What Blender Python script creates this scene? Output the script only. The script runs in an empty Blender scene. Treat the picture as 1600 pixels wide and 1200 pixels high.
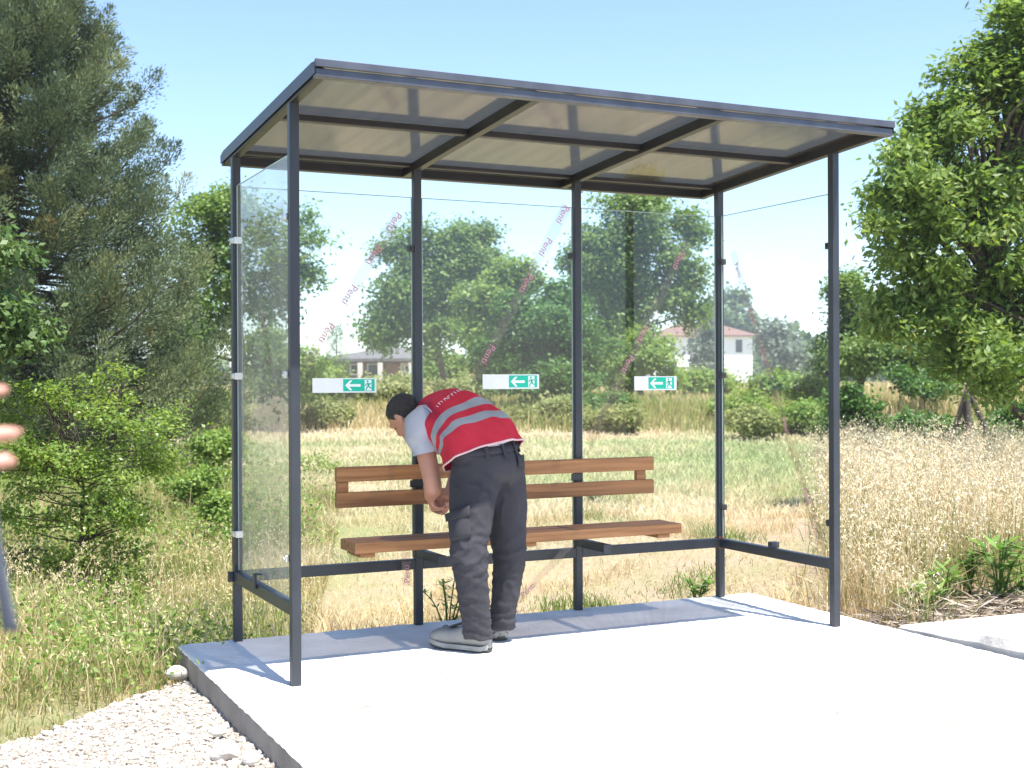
import bpy, math, random
import numpy as np
from mathutils import Vector, Matrix, noise as mnoise

# ---------------------------------------------------------------- camera, light
SC = bpy.context.scene
COL = SC.collection
CAM = np.array([-1.4370, -5.0437, 1.2282])
F_PX = 1988.5                      # focal length in pixels of a 1600 px wide frame
YAW, PITCH, ROLL = 0.4470, -0.0015, -0.0044
_cy, _sy, _cp, _sp = math.cos(YAW), math.sin(YAW), math.cos(PITCH), math.sin(PITCH)
FW = np.array([_sy * _cp, _cy * _cp, _sp])
_r = np.array([_cy, -_sy, 0.0]); _u = np.cross(_r, FW)
RT = math.cos(ROLL) * _r + math.sin(ROLL) * _u
UP = -math.sin(ROLL) * _r + math.cos(ROLL) * _u
cam = bpy.data.cameras.new('camera'); camo = bpy.data.objects.new('camera', cam); COL.objects.link(camo)
m = Matrix.Identity(4)
for i in range(3):
    m[i][0], m[i][1], m[i][2], m[i][3] = RT[i], UP[i], -FW[i], CAM[i]
camo.matrix_world = m
cam.sensor_width = 36.0; cam.lens = 36.0 * F_PX / 1600.0
cam.clip_start = 0.05; cam.clip_end = 3000
cam.dof.use_dof = True; cam.dof.focus_distance = 6.0; cam.dof.aperture_fstop = 5.0
SC.camera = camo

W = bpy.data.worlds.new('World'); SC.world = W; W.use_nodes = True
wn = W.node_tree.nodes; wl = W.node_tree.links
bg = wn['Background']
sky = wn.new('ShaderNodeTexSky'); sky.sky_type = 'NISHITA'; sky.sun_disc = False
SUNV = Vector((0.097, -0.326, 0.94)).normalized()
sky.sun_elevation = math.asin(SUNV.z); sky.sun_rotation = math.atan2(SUNV.x, SUNV.y)
sky.air_density = .85; sky.dust_density = .35; sky.ozone_density = 2.2; sky.altitude = 0
wl.new(sky.outputs[0], bg.inputs[0]); bg.inputs[1].default_value = 0.108
sl = bpy.data.lights.new('sun', 'SUN'); slo = bpy.data.objects.new('sun', sl); COL.objects.link(slo)
sl.energy = 4.2; sl.angle = math.radians(0.5); sl.color = (1.0, 0.955, 0.88)
slo.rotation_euler = SUNV.to_track_quat('Z', 'Y').to_euler()
slo.location = (3, -6, 12)
SC.view_settings.view_transform = 'Standard'; SC.view_settings.look = 'None'
SC.view_settings.exposure = 1.5; SC.view_settings.gamma = 1.0
SC.cycles.max_bounces = 8; SC.cycles.transparent_max_bounces = 24
SC.cycles.diffuse_bounces = 3; SC.cycles.glossy_bounces = 3; SC.cycles.transmission_bounces = 4

# ---------------------------------------------------------------- helpers
def at(px, py, d):
    """world point seen at photo pixel (1600x1200) at view depth d"""
    return CAM + FW * d + RT * ((px - 800) * d / F_PX) + UP * ((600 - py) * d / F_PX)
def ray(px, py):
    return FW + RT * ((px - 800) / F_PX) + UP * ((600 - py) / F_PX)
def onY(px, py, Y):
    r = ray(px, py); return CAM + r * ((Y - CAM[1]) / r[1])
def onX(px, py, X):
    r = ray(px, py); return CAM + r * ((X - CAM[0]) / r[0])
def onZ(px, py, Z):
    r = ray(px, py); return CAM + r * ((Z - CAM[2]) / r[2])
def depth_lat(x, y):
    dx, dy = x - CAM[0], y - CAM[1]
    return dx * FW[0] + dy * FW[1], dx * RT[0] + dy * RT[1]
def world_dl(d, l):
    return CAM[0] + FW[0] * d + RT[0] * l, CAM[1] + FW[1] * d + RT[1] * l

def tag(o, label=None, cat=None, group=None, kind=None):
    if label: o['label'] = label
    if cat: o['category'] = cat
    if group: o['group'] = group
    if kind: o['kind'] = kind
    return o
def empty(name, loc, label, cat, group=None):
    o = bpy.data.objects.new(name, None); COL.objects.link(o)
    o.location = Vector(loc); o.empty_display_size = 0.1
    tag(o, label, cat, group); bpy.context.view_layer.update()
    return o
def mk(name, V, F3=None, F4=None, mat=None, parent=None, smooth=False, attrs=None):
    """one mesh object from numpy vertex / triangle / quad arrays (world coordinates)"""
    V = np.asarray(V, float).reshape(-1, 3)
    me = bpy.data.meshes.new(name)
    t = np.zeros((0, 3), int) if F3 is None else np.asarray(F3, int).reshape(-1, 3)
    q = np.zeros((0, 4), int) if F4 is None else np.asarray(F4, int).reshape(-1, 4)
    me.vertices.add(len(V)); 
    off = np.zeros(3); pp = parent
    while pp is not None: off += np.array(pp.location); pp = pp.parent
    me.vertices.foreach_set('co', (V - off).ravel())
    idx = np.concatenate([t.ravel(), q.ravel()])
    me.loops.add(len(idx)); me.loops.foreach_set('vertex_index', idx)
    ls = np.concatenate([np.arange(len(t)) * 3, len(t) * 3 + np.arange(len(q)) * 4])
    me.polygons.add(len(ls)); me.polygons.foreach_set('loop_start', ls)
    me.polygons.foreach_set('loop_total', np.concatenate([np.full(len(t), 3), np.full(len(q), 4)]))
    me.polygons.foreach_set('use_smooth', np.full(len(ls), bool(smooth)))
    for k, a in (attrs or {}).items():
        at_ = me.attributes.new(k, 'FLOAT', 'POINT'); at_.data.foreach_set('value', np.asarray(a, float))
    me.update(calc_edges=True); me.validate()
    if mat: me.materials.append(mat)
    o = bpy.data.objects.new(name, me); COL.objects.link(o)
    if parent is not None:
        o.parent = parent
        if parent.parent is not None or parent.type == 'MESH': o.location = (0, 0, 0)
    return o
class MB:
    """collects boxes, bars, tubes into one mesh"""
    def __init__(s): s.V = []; s.T = []; s.Q = []; s.n = 0
    def add(s, V, T=None, Q=None):
        V = np.asarray(V, float).reshape(-1, 3)
        s.V.append(V)
        if T is not None and len(T): s.T.append(np.asarray(T, int).reshape(-1, 3) + s.n)
        if Q is not None and len(Q): s.Q.append(np.asarray(Q, int).reshape(-1, 4) + s.n)
        s.n += len(V); return s
    def box(s, lo, hi):
        x0, y0, z0 = lo; x1, y1, z1 = hi
        V = [(x0,y0,z0),(x1,y0,z0),(x1,y1,z0),(x0,y1,z0),(x0,y0,z1),(x1,y0,z1),(x1,y1,z1),(x0,y1,z1)]
        return s.add(V, None, [(0,3,2,1),(4,5,6,7),(0,1,5,4),(1,2,6,5),(2,3,7,6),(3,0,4,7)])
    def bar(s, p0, p1, w, h, up=(0, 0, 1)):
        """rectangular bar from p0 to p1, w sideways, h along up"""
        p0 = np.array(p0, float); p1 = np.array(p1, float)
        d = p1 - p0; d /= np.linalg.norm(d); sd = np.cross(d, up); sd /= np.linalg.norm(sd); u = np.cross(sd, d)
        V = []
        for p in (p0, p1):
            for a, b in ((-1,-1),(1,-1),(1,1),(-1,1)): V.append(p + sd * a * w / 2 + u * b * h / 2)
        return s.add(V, None, [(3,2,1,0),(4,5,6,7),(0,1,5,4),(1,2,6,5),(2,3,7,6),(3,0,4,7)])
    def tube(s, pts, rad, n=8, cap=True):
        pts = np.array(pts, float); rad = np.broadcast_to(np.asarray(rad, float), (len(pts),))
        V = []; prev = None
        for i in range(len(pts)):
            t = pts[min(i + 1, len(pts) - 1)] - pts[max(i - 1, 0)]; t /= (np.linalg.norm(t) + 1e-9)
            if prev is None:
                a = np.array([0, 0, 1.0]) if abs(t[2]) < .9 else np.array([1.0, 0, 0])
            else: a = prev
            a = a - t * (a @ t); a /= (np.linalg.norm(a) + 1e-9); prev = a; b = np.cross(t, a)
            th = np.arange(n) * 2 * math.pi / n
            V.append(pts[i] + rad[i] * (np.cos(th)[:, None] * a + np.sin(th)[:, None] * b))
        V = np.concatenate(V); k = len(pts); Q = []; T = []
        for i in range(k - 1):
            for j in range(n): Q.append((i*n+j, i*n+(j+1)%n, (i+1)*n+(j+1)%n, (i+1)*n+j))
        if cap:
            V = np.concatenate([V, pts[:1], pts[-1:]])
            for j in range(n):
                T.append((k*n, (j+1)%n, j)); T.append((k*n+1, (k-1)*n+j, (k-1)*n+(j+1)%n))
        return s.add(V, T, Q)
    def ring_loft(s, C, A, B, n=24, cap=True, power=2.0):
        """C centres, A/B half-axis vectors per ring"""
        V = []; th = np.arange(n) * 2 * math.pi / n
        c, sn = np.cos(th), np.sin(th)
        c = np.sign(c) * np.abs(c) ** (2 / power); sn = np.sign(sn) * np.abs(sn) ** (2 / power)
        for p, a, b in zip(C, A, B): V.append(np.array(p) + c[:, None] * np.array(a) + sn[:, None] * np.array(b))
        k = len(C); V = np.concatenate(V); Q = []; T = []
        for i in range(k - 1):
            for j in range(n): Q.append((i*n+j, i*n+(j+1)%n, (i+1)*n+(j+1)%n, (i+1)*n+j))
        if cap:
            V = np.concatenate([V, np.array(C[:1]), np.array(C[-1:])])
            for j in range(n):
                T.append((k*n, (j+1)%n, j)); T.append((k*n+1, (k-1)*n+j, (k-1)*n+(j+1)%n))
        return s.add(V, T, Q)
    def ball(s, c, ax, n=16, mth=10):
        """ellipsoid with three axis vectors"""
        ax = np.array(ax, float)
        if ax.ndim == 1: ax = np.diag(ax)
        V = []
        for i in range(mth + 1):
            ph = math.pi * i / mth
            for j in range(n):
                t = 2 * math.pi * j / n
                V.append(np.array(c) + math.sin(ph) * (math.cos(t) * ax[0] + math.sin(t) * ax[1]) + math.cos(ph) * ax[2])
        Q = [(i*n+j, (i+1)*n+j, (i+1)*n+(j+1)%n, i*n+(j+1)%n) for i in range(mth) for j in range(n)]
        return s.add(V, None, Q)
    def get(s):
        V = np.concatenate(s.V); T = np.concatenate(s.T) if s.T else None; Q = np.concatenate(s.Q) if s.Q else None
        return V, T, Q
    def build(s, name, mat=None, parent=None, smooth=False, bevel=0):
        V, T, Q = s.get(); o = mk(name, V, T, Q, mat, parent, smooth)
        if bevel:
            b = o.modifiers.new('bevel', 'BEVEL'); b.width = bevel; b.segments = 2; b.limit_method = 'ANGLE'
            for p in o.data.polygons: p.use_smooth = True
            o.modifiers.new('wn', 'WEIGHTED_NORMAL')
        return o
def remesh(mb, voxel, smooth=4):
    """fuse overlapping closed pieces into one continuous skin; returns (V, polys)"""
    V, T, Q = mb.get()
    o = mk('fuse_temp', V, T, Q)
    r = o.modifiers.new('r', 'REMESH'); r.mode = 'VOXEL'; r.voxel_size = voxel
    if smooth:
        sm = o.modifiers.new('s', 'SMOOTH'); sm.iterations = smooth; sm.factor = .5
    dg = bpy.context.evaluated_depsgraph_get(); dg.update()
    me = bpy.data.meshes.new_from_object(o.evaluated_get(dg))
    n = len(me.vertices); co = np.empty(n * 3); me.vertices.foreach_get('co', co)
    no = np.empty(n * 3); me.vertices.foreach_get('normal', no)
    Q = np.array([p.vertices[:] for p in me.polygons if len(p.vertices) == 4])
    T = np.array([p.vertices[:] for p in me.polygons if len(p.vertices) == 3])
    old = o.data; bpy.data.objects.remove(o); bpy.data.meshes.remove(old); bpy.data.meshes.remove(me)
    return co.reshape(-1, 3), no.reshape(-1, 3), (T if len(T) else None), Q
def text_mesh(body, size, depth=0.0004):
    """outline text as arrays, lying in local XY, centred"""
    cu = bpy.data.curves.new('t', 'FONT'); cu.body = body; cu.size = size; cu.extrude = depth
    cu.align_x = 'CENTER'; cu.align_y = 'CENTER'; cu.resolution_u = 3
    o = bpy.data.objects.new('t', cu); COL.objects.link(o)
    dg = bpy.context.evaluated_depsgraph_get(); dg.update()
    me = bpy.data.meshes.new_from_object(o.evaluated_get(dg))
    V = np.empty(len(me.vertices) * 3); me.vertices.foreach_get('co', V)
    F = []
    for p in me.polygons:
        v = p.vertices[:]
        for k in range(1, len(v) - 1): F.append((v[0], v[k], v[k + 1]))
    bpy.data.objects.remove(o); bpy.data.curves.remove(cu); bpy.data.meshes.remove(me)
    return V.reshape(-1, 3), np.array(F)

# ---------------------------------------------------------------- materials
def new_mat(name):
    M = bpy.data.materials.new(name); M.use_nodes = True
    nt = M.node_tree; nt.nodes.clear()
    out = nt.nodes.new('ShaderNodeOutputMaterial')
    return M, nt, out
def N(nt, typ, **kw):
    n = nt.nodes.new(typ)
    for k, v in kw.items():
        if k.startswith('i_'):
            key = k[2:]; key = int(key) if key.isdigit() else key.replace('_', ' ')
            n.inputs[key].default_value = v
        else: setattr(n, k, v)
    return n
def ramp(nt, stops):
    n = nt.nodes.new('ShaderNodeValToRGB'); e = n.color_ramp.elements
    while len(e) < len(stops): e.new(0.5)
    for i, (p, c) in enumerate(stops): e[i].position = p; e[i].color = (*c, 1)
    return n
def pbr(name, c1, c2=None, scale=8.0, rough=.6, metal=0.0, bump=0.0, bscale=None, detail=5, stretch=(1,1,1), spec=.5):
    """principled surface, colour mottled between c1 and c2 by object-space noise"""
    M, nt, out = new_mat(name); L = nt.links.new
    b = N(nt, 'ShaderNodeBsdfPrincipled'); b.inputs['Roughness'].default_value = rough
    b.inputs['Metallic'].default_value = metal; b.inputs['Specular IOR Level'].default_value = spec
    L(b.outputs[0], out.inputs[0])
    tc = N(nt, 'ShaderNodeTexCoord'); mp = N(nt, 'ShaderNodeMapping'); mp.inputs['Scale'].default_value = stretch
    L(tc.outputs['Object'], mp.inputs[0])
    nz = N(nt, 'ShaderNodeTexNoise'); nz.inputs['Scale'].default_value = scale; nz.inputs['Detail'].default_value = detail
    L(mp.outputs[0], nz.inputs[0])
    r = ramp(nt, [(.3, c1), (.7, c2 or c1)]); L(nz.outputs[0], r.inputs[0]); L(r.outputs[0], b.inputs['Base Color'])
    if bump:
        n2 = N(nt, 'ShaderNodeTexNoise'); n2.inputs['Scale'].default_value = bscale or scale * 6; n2.inputs['Detail'].default_value = 6
        L(mp.outputs[0], n2.inputs[0])
        bp = N(nt, 'ShaderNodeBump'); bp.inputs['Strength'].default_value = bump; bp.inputs['Distance'].default_value = .01
        L(n2.outputs[0], bp.inputs['Height']); L(bp.outputs[0], b.inputs['Normal'])
    return M
def leaf_mat(name, stops, transl=.35, rough=.5, spec=.35):
    """leaf / blade colour from the per-leaf 'rnd' value"""
    M, nt, out = new_mat(name); L = nt.links.new
    a = N(nt, 'ShaderNodeAttribute'); a.attribute_name = 'rnd'
    r = ramp(nt, stops); L(a.outputs['Fac'], r.inputs[0])
    b = N(nt, 'ShaderNodeBsdfPrincipled'); b.inputs['Roughness'].default_value = rough; b.inputs['Specular IOR Level'].default_value = spec
    L(r.outputs[0], b.inputs['Base Color'])
    if transl:
        t = N(nt, 'ShaderNodeBsdfTranslucent')
        hs = N(nt, 'ShaderNodeHueSaturation'); hs.inputs['Hue'].default_value = .485; hs.inputs['Saturation'].default_value = 1.1; hs.inputs['Value'].default_value = 1.5
        L(r.outputs[0], hs.inputs['Color']); L(hs.outputs[0], t.inputs[0])
        mx = N(nt, 'ShaderNodeMixShader'); mx.inputs[0].default_value = transl
        L(b.outputs[0], mx.inputs[1]); L(t.outputs[0], mx.inputs[2]); L(mx.outputs[0], out.inputs[0])
    else: L(b.outputs[0], out.inputs[0])
    return M
def schlick(nt, f0):
    """Fresnel weight that is the same from both sides of a sheet"""
    lw = N(nt, 'ShaderNodeLayerWeight'); lw.inputs['Blend'].default_value = .5
    p = N(nt, 'ShaderNodeMath', operation='POWER'); nt.links.new(lw.outputs['Facing'], p.inputs[0]); p.inputs[1].default_value = 5
    q = N(nt, 'ShaderNodeMath', operation='MULTIPLY_ADD', use_clamp=True); nt.links.new(p.outputs[0], q.inputs[0]); q.inputs[1].default_value = 1 - f0; q.inputs[2].default_value = f0
    return q
def glass_mat(name, tint, dirt, dirt_col=(.8,.82,.8), scale=3.0, stretch=(1,1,.25), rough=.0):
    """thin clear sheet: straight-through transparency, Fresnel reflection, a film of dust"""
    M, nt, out = new_mat(name); L = nt.links.new
    tr = N(nt, 'ShaderNodeBsdfTransparent'); tr.inputs[0].default_value = (*tint, 1)
    gl = N(nt, 'ShaderNodeBsdfGlossy'); gl.inputs['Roughness'].default_value = rough
    fr = schlick(nt, .045)
    m1 = N(nt, 'ShaderNodeMixShader'); L(fr.outputs[0], m1.inputs[0]); L(tr.outputs[0], m1.inputs[1]); L(gl.outputs[0], m1.inputs[2])
    df = N(nt, 'ShaderNodeBsdfDiffuse'); df.inputs[0].default_value = (*dirt_col, 1)
    tl = N(nt, 'ShaderNodeBsdfTranslucent'); tl.inputs[0].default_value = (*dirt_col, 1)
    ad = N(nt, 'ShaderNodeMixShader'); ad.inputs[0].default_value = .5; L(df.outputs[0], ad.inputs[1]); L(tl.outputs[0], ad.inputs[2])
    tc = N(nt, 'ShaderNodeTexCoord'); mp = N(nt, 'ShaderNodeMapping'); mp.inputs['Scale'].default_value = stretch
    L(tc.outputs['Object'], mp.inputs[0])
    nz = N(nt, 'ShaderNodeTexNoise'); nz.inputs['Scale'].default_value = scale; nz.inputs['Detail'].default_value = 7; nz.inputs['Distortion'].default_value = .6
    L(mp.outputs[0], nz.inputs[0])
    mr = N(nt, 'ShaderNodeMapRange'); mr.inputs[1].default_value = .35; mr.inputs[2].default_value = .75
    mr.inputs[3].default_value = dirt[0]; mr.inputs[4].default_value = dirt[1]; L(nz.outputs[0], mr.inputs[0])
    m2 = N(nt, 'ShaderNodeMixShader'); L(mr.outputs[0], m2.inputs[0]); L(m1.outputs[0], m2.inputs[1]); L(ad.outputs[0], m2.inputs[2])
    L(m2.outputs[0], out.inputs[0])
    return M
M_STEEL = pbr('painted_steel', (.022,.026,.034), (.034,.039,.049), 5, .42, 0, .06, 160, spec=.5)
M_STEEL2 = pbr('painted_steel_roof', (.013,.013,.016), (.023,.022,.025), 5, .38, 0, .05, 160)
M_ALU = pbr('edge_profile', (.065,.07,.088), (.10,.107,.128), 9, .35, .3, .03, 90)
M_CLAMP = pbr('bright_clamp', (.62,.62,.60), (.75,.75,.73), 30, .32, .8)
M_CLAMPB = pbr('black_clamp', (.025,.025,.028), (.04,.04,.042), 30, .5)
M_GLASS = glass_mat('clear_glass', (.965,.98,.975), (.003,.030))
M_GLASSL = glass_mat('filmed_glass', (.90,.91,.88), (.12,.34), (.62,.64,.58), 5.0, (1, 1, .2))
M_EDGE = pbr('glass_edge', (.24,.32,.30), (.30,.38,.36), 20, .2)
M_WOOD = pbr('stained_wood', (.23,.098,.034), (.45,.215,.085), 5, .62, 0, .25, 40, 10, (.45, 10, 10))
M_WOODE = pbr('wood_end', (.13,.048,.022), (.24,.09,.04), 30, .7, 0, .2, 60)
M_CONC = pbr('concrete', (.55,.545,.53), (.73,.72,.70), 3.5, .85, 0, .5, 60, 12)
M_CONCS = pbr('formwork_face_shaded', (.20,.18,.16), (.30,.275,.25), 5, .9, 0, .5, 40, 9)  # raw formwork brown, darkened further so the colour carries the side faces' shade
M_CONC2 = pbr('rough_concrete', (.44,.42,.40), (.62,.60,.57), 7, .9, 0, .7, 25, 9)

def ss(a, b, x):
    t = np.clip((x - a) / (b - a), 0, 1); return t * t * (3 - 2 * t)
RNG = np.random.default_rng(7)
def vnoise(x, y, s, seed=0):
    """cheap smooth 2-D value noise, 0..1"""
    x = np.asarray(x, float) / s + seed * 17.3; y = np.asarray(y, float) / s + seed * 9.7
    xi, yi = np.floor(x), np.floor(y); fx, fy = x - xi, y - yi
    fx = fx * fx * (3 - 2 * fx); fy = fy * fy * (3 - 2 * fy)
    h = lambda a, b: np.modf(np.abs(np.sin(a * 127.1 + b * 311.7 + seed * 3.1) * 43758.5453))[0]
    return (h(xi, yi) * (1 - fx) + h(xi + 1, yi) * fx) * (1 - fy) + (h(xi, yi + 1) * (1 - fx) + h(xi + 1, yi + 1) * fx) * fy
SL_X0, SL_X1, SL_Y0, SL_Y1 = -0.275, 3.0, -2.2, 1.03     # concrete pad
def gz(x, y):
    """terrain height"""
    x = np.asarray(x, float); y = np.asarray(y, float)
    d, l = depth_lat(x, y)
    z = -0.13 + 0.05 * (vnoise(x, y, 1.7) - .5) + 0.16 * (vnoise(x, y, 6.0, 3) - .5) * ss(8, 16, d)
    z = z - .17 * ss(.95, 1.35, y) * ss(-.7, -.1, x) * (1 - ss(3.0, 3.8, x)) * (1 - ss(9.5, 14, d))
    z = z + 0.5 * ss(22, 50, d)
    z = z + .10 * ss(.5, 1.2, x - 3.0) * ss(0, 1.0, y + .2) * (1 - ss(10, 14, d))
    return z
# ---------------------------------------------------------------- ground, pad, gravel
def axis_grid(lo, hi, fine_lo, fine_hi, step):
    a = list(np.arange(fine_lo, fine_hi + 1e-6, step)); s = step; v = fine_hi
    while v < hi: s *= 1.18; v += s; a.append(min(v, hi))
    s = step; v = fine_lo
    while v > lo: s *= 1.18; v -= s; a.insert(0, max(v, lo))
    return np.array(a)
def zone_green(x, y):
    """0 straw .. 1 green on the field"""
    d, l = depth_lat(x, y)
    g = .25 + .5 * vnoise(x, y, 2.3, 5) * ss(8, 12, d)
    g = g + .45 * ss(13.5, 16, d) * (1 - ss(24, 30, d))
    g = g - .45 * ss(.45, .75, vnoise(x, y, 3.5, 77)) * ss(13, 16, d)
    g = g - .5 * np.exp(-((d - 12.2) / 1.1) ** 2) * ss(.8, 2.5, l)
    g = g + .35 * ss(-.6, -1.8, l) * (1 - ss(12, 16, d))
    return np.clip(g + .35 * (vnoise(x, y, .6, 8) - .5), 0, 1)
gx = axis_grid(-500, 700, -6, 9, .22); gy = axis_grid(-60, 900, -8, 16, .22)
X, Y = np.meshgrid(gx, gy); nx, ny = len(gx), len(gy)
Zg = gz(X, Y)
inside = (X > SL_X0 + .05) & (X < 6) & (Y > -6) & (Y < SL_Y1 - .08)
Zg = np.where(inside & (X < SL_X1 - .05), -0.46, Zg)
Vg = np.stack([X, Y, Zg], -1).reshape(-1, 3)
ii = (np.arange(ny - 1)[:, None] * nx + np.arange(nx - 1)[None, :]).ravel()
Qg = np.stack([ii, ii + 1, ii + nx + 1, ii + nx], -1)
M, nt, out = new_mat('field_soil'); L = nt.links.new
b = N(nt, 'ShaderNodeBsdfPrincipled'); b.inputs['Roughness'].default_value = .95; b.inputs['Specular IOR Level'].default_value = .1
L(b.outputs[0], out.inputs[0])
a = N(nt, 'ShaderNodeAttribute'); a.attribute_name = 'green'
tc = N(nt, 'ShaderNodeTexCoord')
n1 = N(nt, 'ShaderNodeTexNoise'); n1.inputs['Scale'].default_value = 3; n1.inputs['Detail'].default_value = 10; n1.inputs['Roughness'].default_value = .7; L(tc.outputs['Object'], n1.inputs[0])
n2 = N(nt, 'ShaderNodeTexNoise'); n2.inputs['Scale'].default_value = 30; n2.inputs['Detail'].default_value = 8; n2.inputs['Roughness'].default_value = .8; L(tc.outputs['Object'], n2.inputs[0])
r1 = ramp(nt, [(.25, (.27,.195,.13)), (.5, (.46,.345,.245)), (.75, (.58,.465,.35))]); L(n2.outputs[0], r1.inputs[0])
r2 = ramp(nt, [(.25, (.15,.20,.07)), (.5, (.25,.29,.12)), (.8, (.42,.40,.21))]); L(n2.outputs[0], r2.inputs[0])
ad = N(nt, 'ShaderNodeMath', operation='MULTIPLY_ADD'); L(n1.outputs[0], ad.inputs[0]); ad.inputs[1].default_value = 1.6; 
sb = N(nt, 'ShaderNodeMath', operation='SUBTRACT'); L(a.outputs['Fac'], sb.inputs[0]); sb.inputs[1].default_value = .85
L(sb.outputs[0], ad.inputs[2]); ad.use_clamp = True
mx = N(nt, 'ShaderNodeMix', data_type='RGBA'); L(ad.outputs[0], mx.inputs[0]); L(r1.outputs[0], mx.inputs[6]); L(r2.outputs[0], mx.inputs[7])
L(mx.outputs[2], b.inputs['Base Color'])
bp = N(nt, 'ShaderNodeBump'); bp.inputs['Strength'].default_value = .8; bp.inputs['Distance'].default_value = .04
L(n2.outputs[0], bp.inputs['Height']); L(bp.outputs[0], b.inputs['Normal'])
o = mk('ground', Vg, None, Qg, M, None, True, {'green': zone_green(X, Y).ravel()}); tag(o, kind='structure')

# concrete pad: a slab with slightly ragged edges
def slab(name, x0, x1, y0, y1, z0, z1, mat, seed, jag=.006, step=.07):
    xs = np.linspace(x0, x1, max(2, int((x1 - x0) / step))); ys = np.linspace(y0, y1, max(2, int((y1 - y0) / step)))
    loop = [(x, y0) for x in xs[:-1]] + [(x1, y) for y in ys[:-1]] + [(x, y1) for x in xs[::-1][:-1]] + [(x0, y) for y in ys[::-1][:-1]]
    P = np.array(loop); r = np.random.default_rng(seed)
    c = np.array([(x0 + x1) / 2, (y0 + y1) / 2])
    dirv = np.sign(P - c) * (np.abs(np.abs(P - c) - np.array([(x1-x0)/2, (y1-y0)/2])) < 1e-6)
    n = len(P); rings = []
    for inset, z, jj in ((0, z0, 1.6), (0, z0 + (z1 - z0) * .5, 1.0), (.0, z1 - .012, 1.0), (.012, z1, 1.0)):
        q = P - dirv * (inset + r.uniform(-1, 1, (n, 1)) * jag * jj)
        rings.append(np.concatenate([q, np.full((n, 1), z) + r.uniform(-1, 1, (n, 1)) * .002], 1))
    inner = np.array([[x0 + .03, y0 + .03], [x1 - .03, y0 + .03], [x1 - .03, y1 - .03], [x0 + .03, y1 - .03]])
    V = np.concatenate(rings); Q = []
    for k in range(3):
        for j in range(n): Q.append((k*n+j, k*n+(j+1)%n, (k+1)*n+(j+1)%n, (k+1)*n+j))
    # top cap
    V = np.concatenate([V, [[c[0], c[1], z1]]]); T = [(3*n+j, 3*n+(j+1)%n, 4*n) for j in range(n)]
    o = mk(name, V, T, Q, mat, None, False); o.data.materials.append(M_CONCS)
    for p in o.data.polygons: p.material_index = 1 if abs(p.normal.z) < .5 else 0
    return o
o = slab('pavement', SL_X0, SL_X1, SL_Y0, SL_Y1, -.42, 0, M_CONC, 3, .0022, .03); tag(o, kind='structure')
# the neighbouring, slightly higher strip of rough concrete on the right
def strip():
    r = np.random.default_rng(11); n = 60
    ys = np.linspace(-.17, -6.0, n); 
    xl = 3.045 + .012 * r.uniform(-1, 1, n) + .02 * (vnoise(ys, ys * 0, .5, 2) - .5)
    top = .012 + .05 * ss(-.15, -.9, ys) + .002 * r.uniform(-1, 1, n)
    V = []; Q = []
    cols = [(0, -.3), (0, 0), (.01, 1), (.35, 1), (1.2, 1), (4.0, 1)]
    for i in range(n):
        for k, (dx, t) in enumerate(cols):
            z = -.3 if t == -.3 else (top[i] * .35 - .004 if t == 0 else top[i] + .004 * (vnoise(ys[i], dx, .4, 4) - .5))
            yy = ys[i] - (.05 * dx if i == 0 else 0)
            V.append((xl[i] + dx + (.012 * r.uniform(-1, 0) if k == 1 else 0), yy, z))
    K = len(cols)
    for i in range(n - 1):
        for k in range(K - 1): Q.append((i*K+k, i*K+k+1, (i+1)*K+k+1, (i+1)*K+k))
    base = len(V)
    for k, (dx, t) in enumerate(cols): V.append((xl[0] + dx, ys[0] + .01, -.3))
    for k in range(1, K - 1): Q.append((k, base + k, base + k + 1, k + 1))
    return mk('sidewalk', V, None, Q, M_CONC2)
tag(strip(), kind='structure')
o = MB().box((-60, -14, -.35), (60, -6.1, -.10)).build('road', pbr('asphalt', (.05,.05,.052), (.075,.074,.072), 20, .9, 0, .4, 160)); tag(o, kind='structure')

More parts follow.
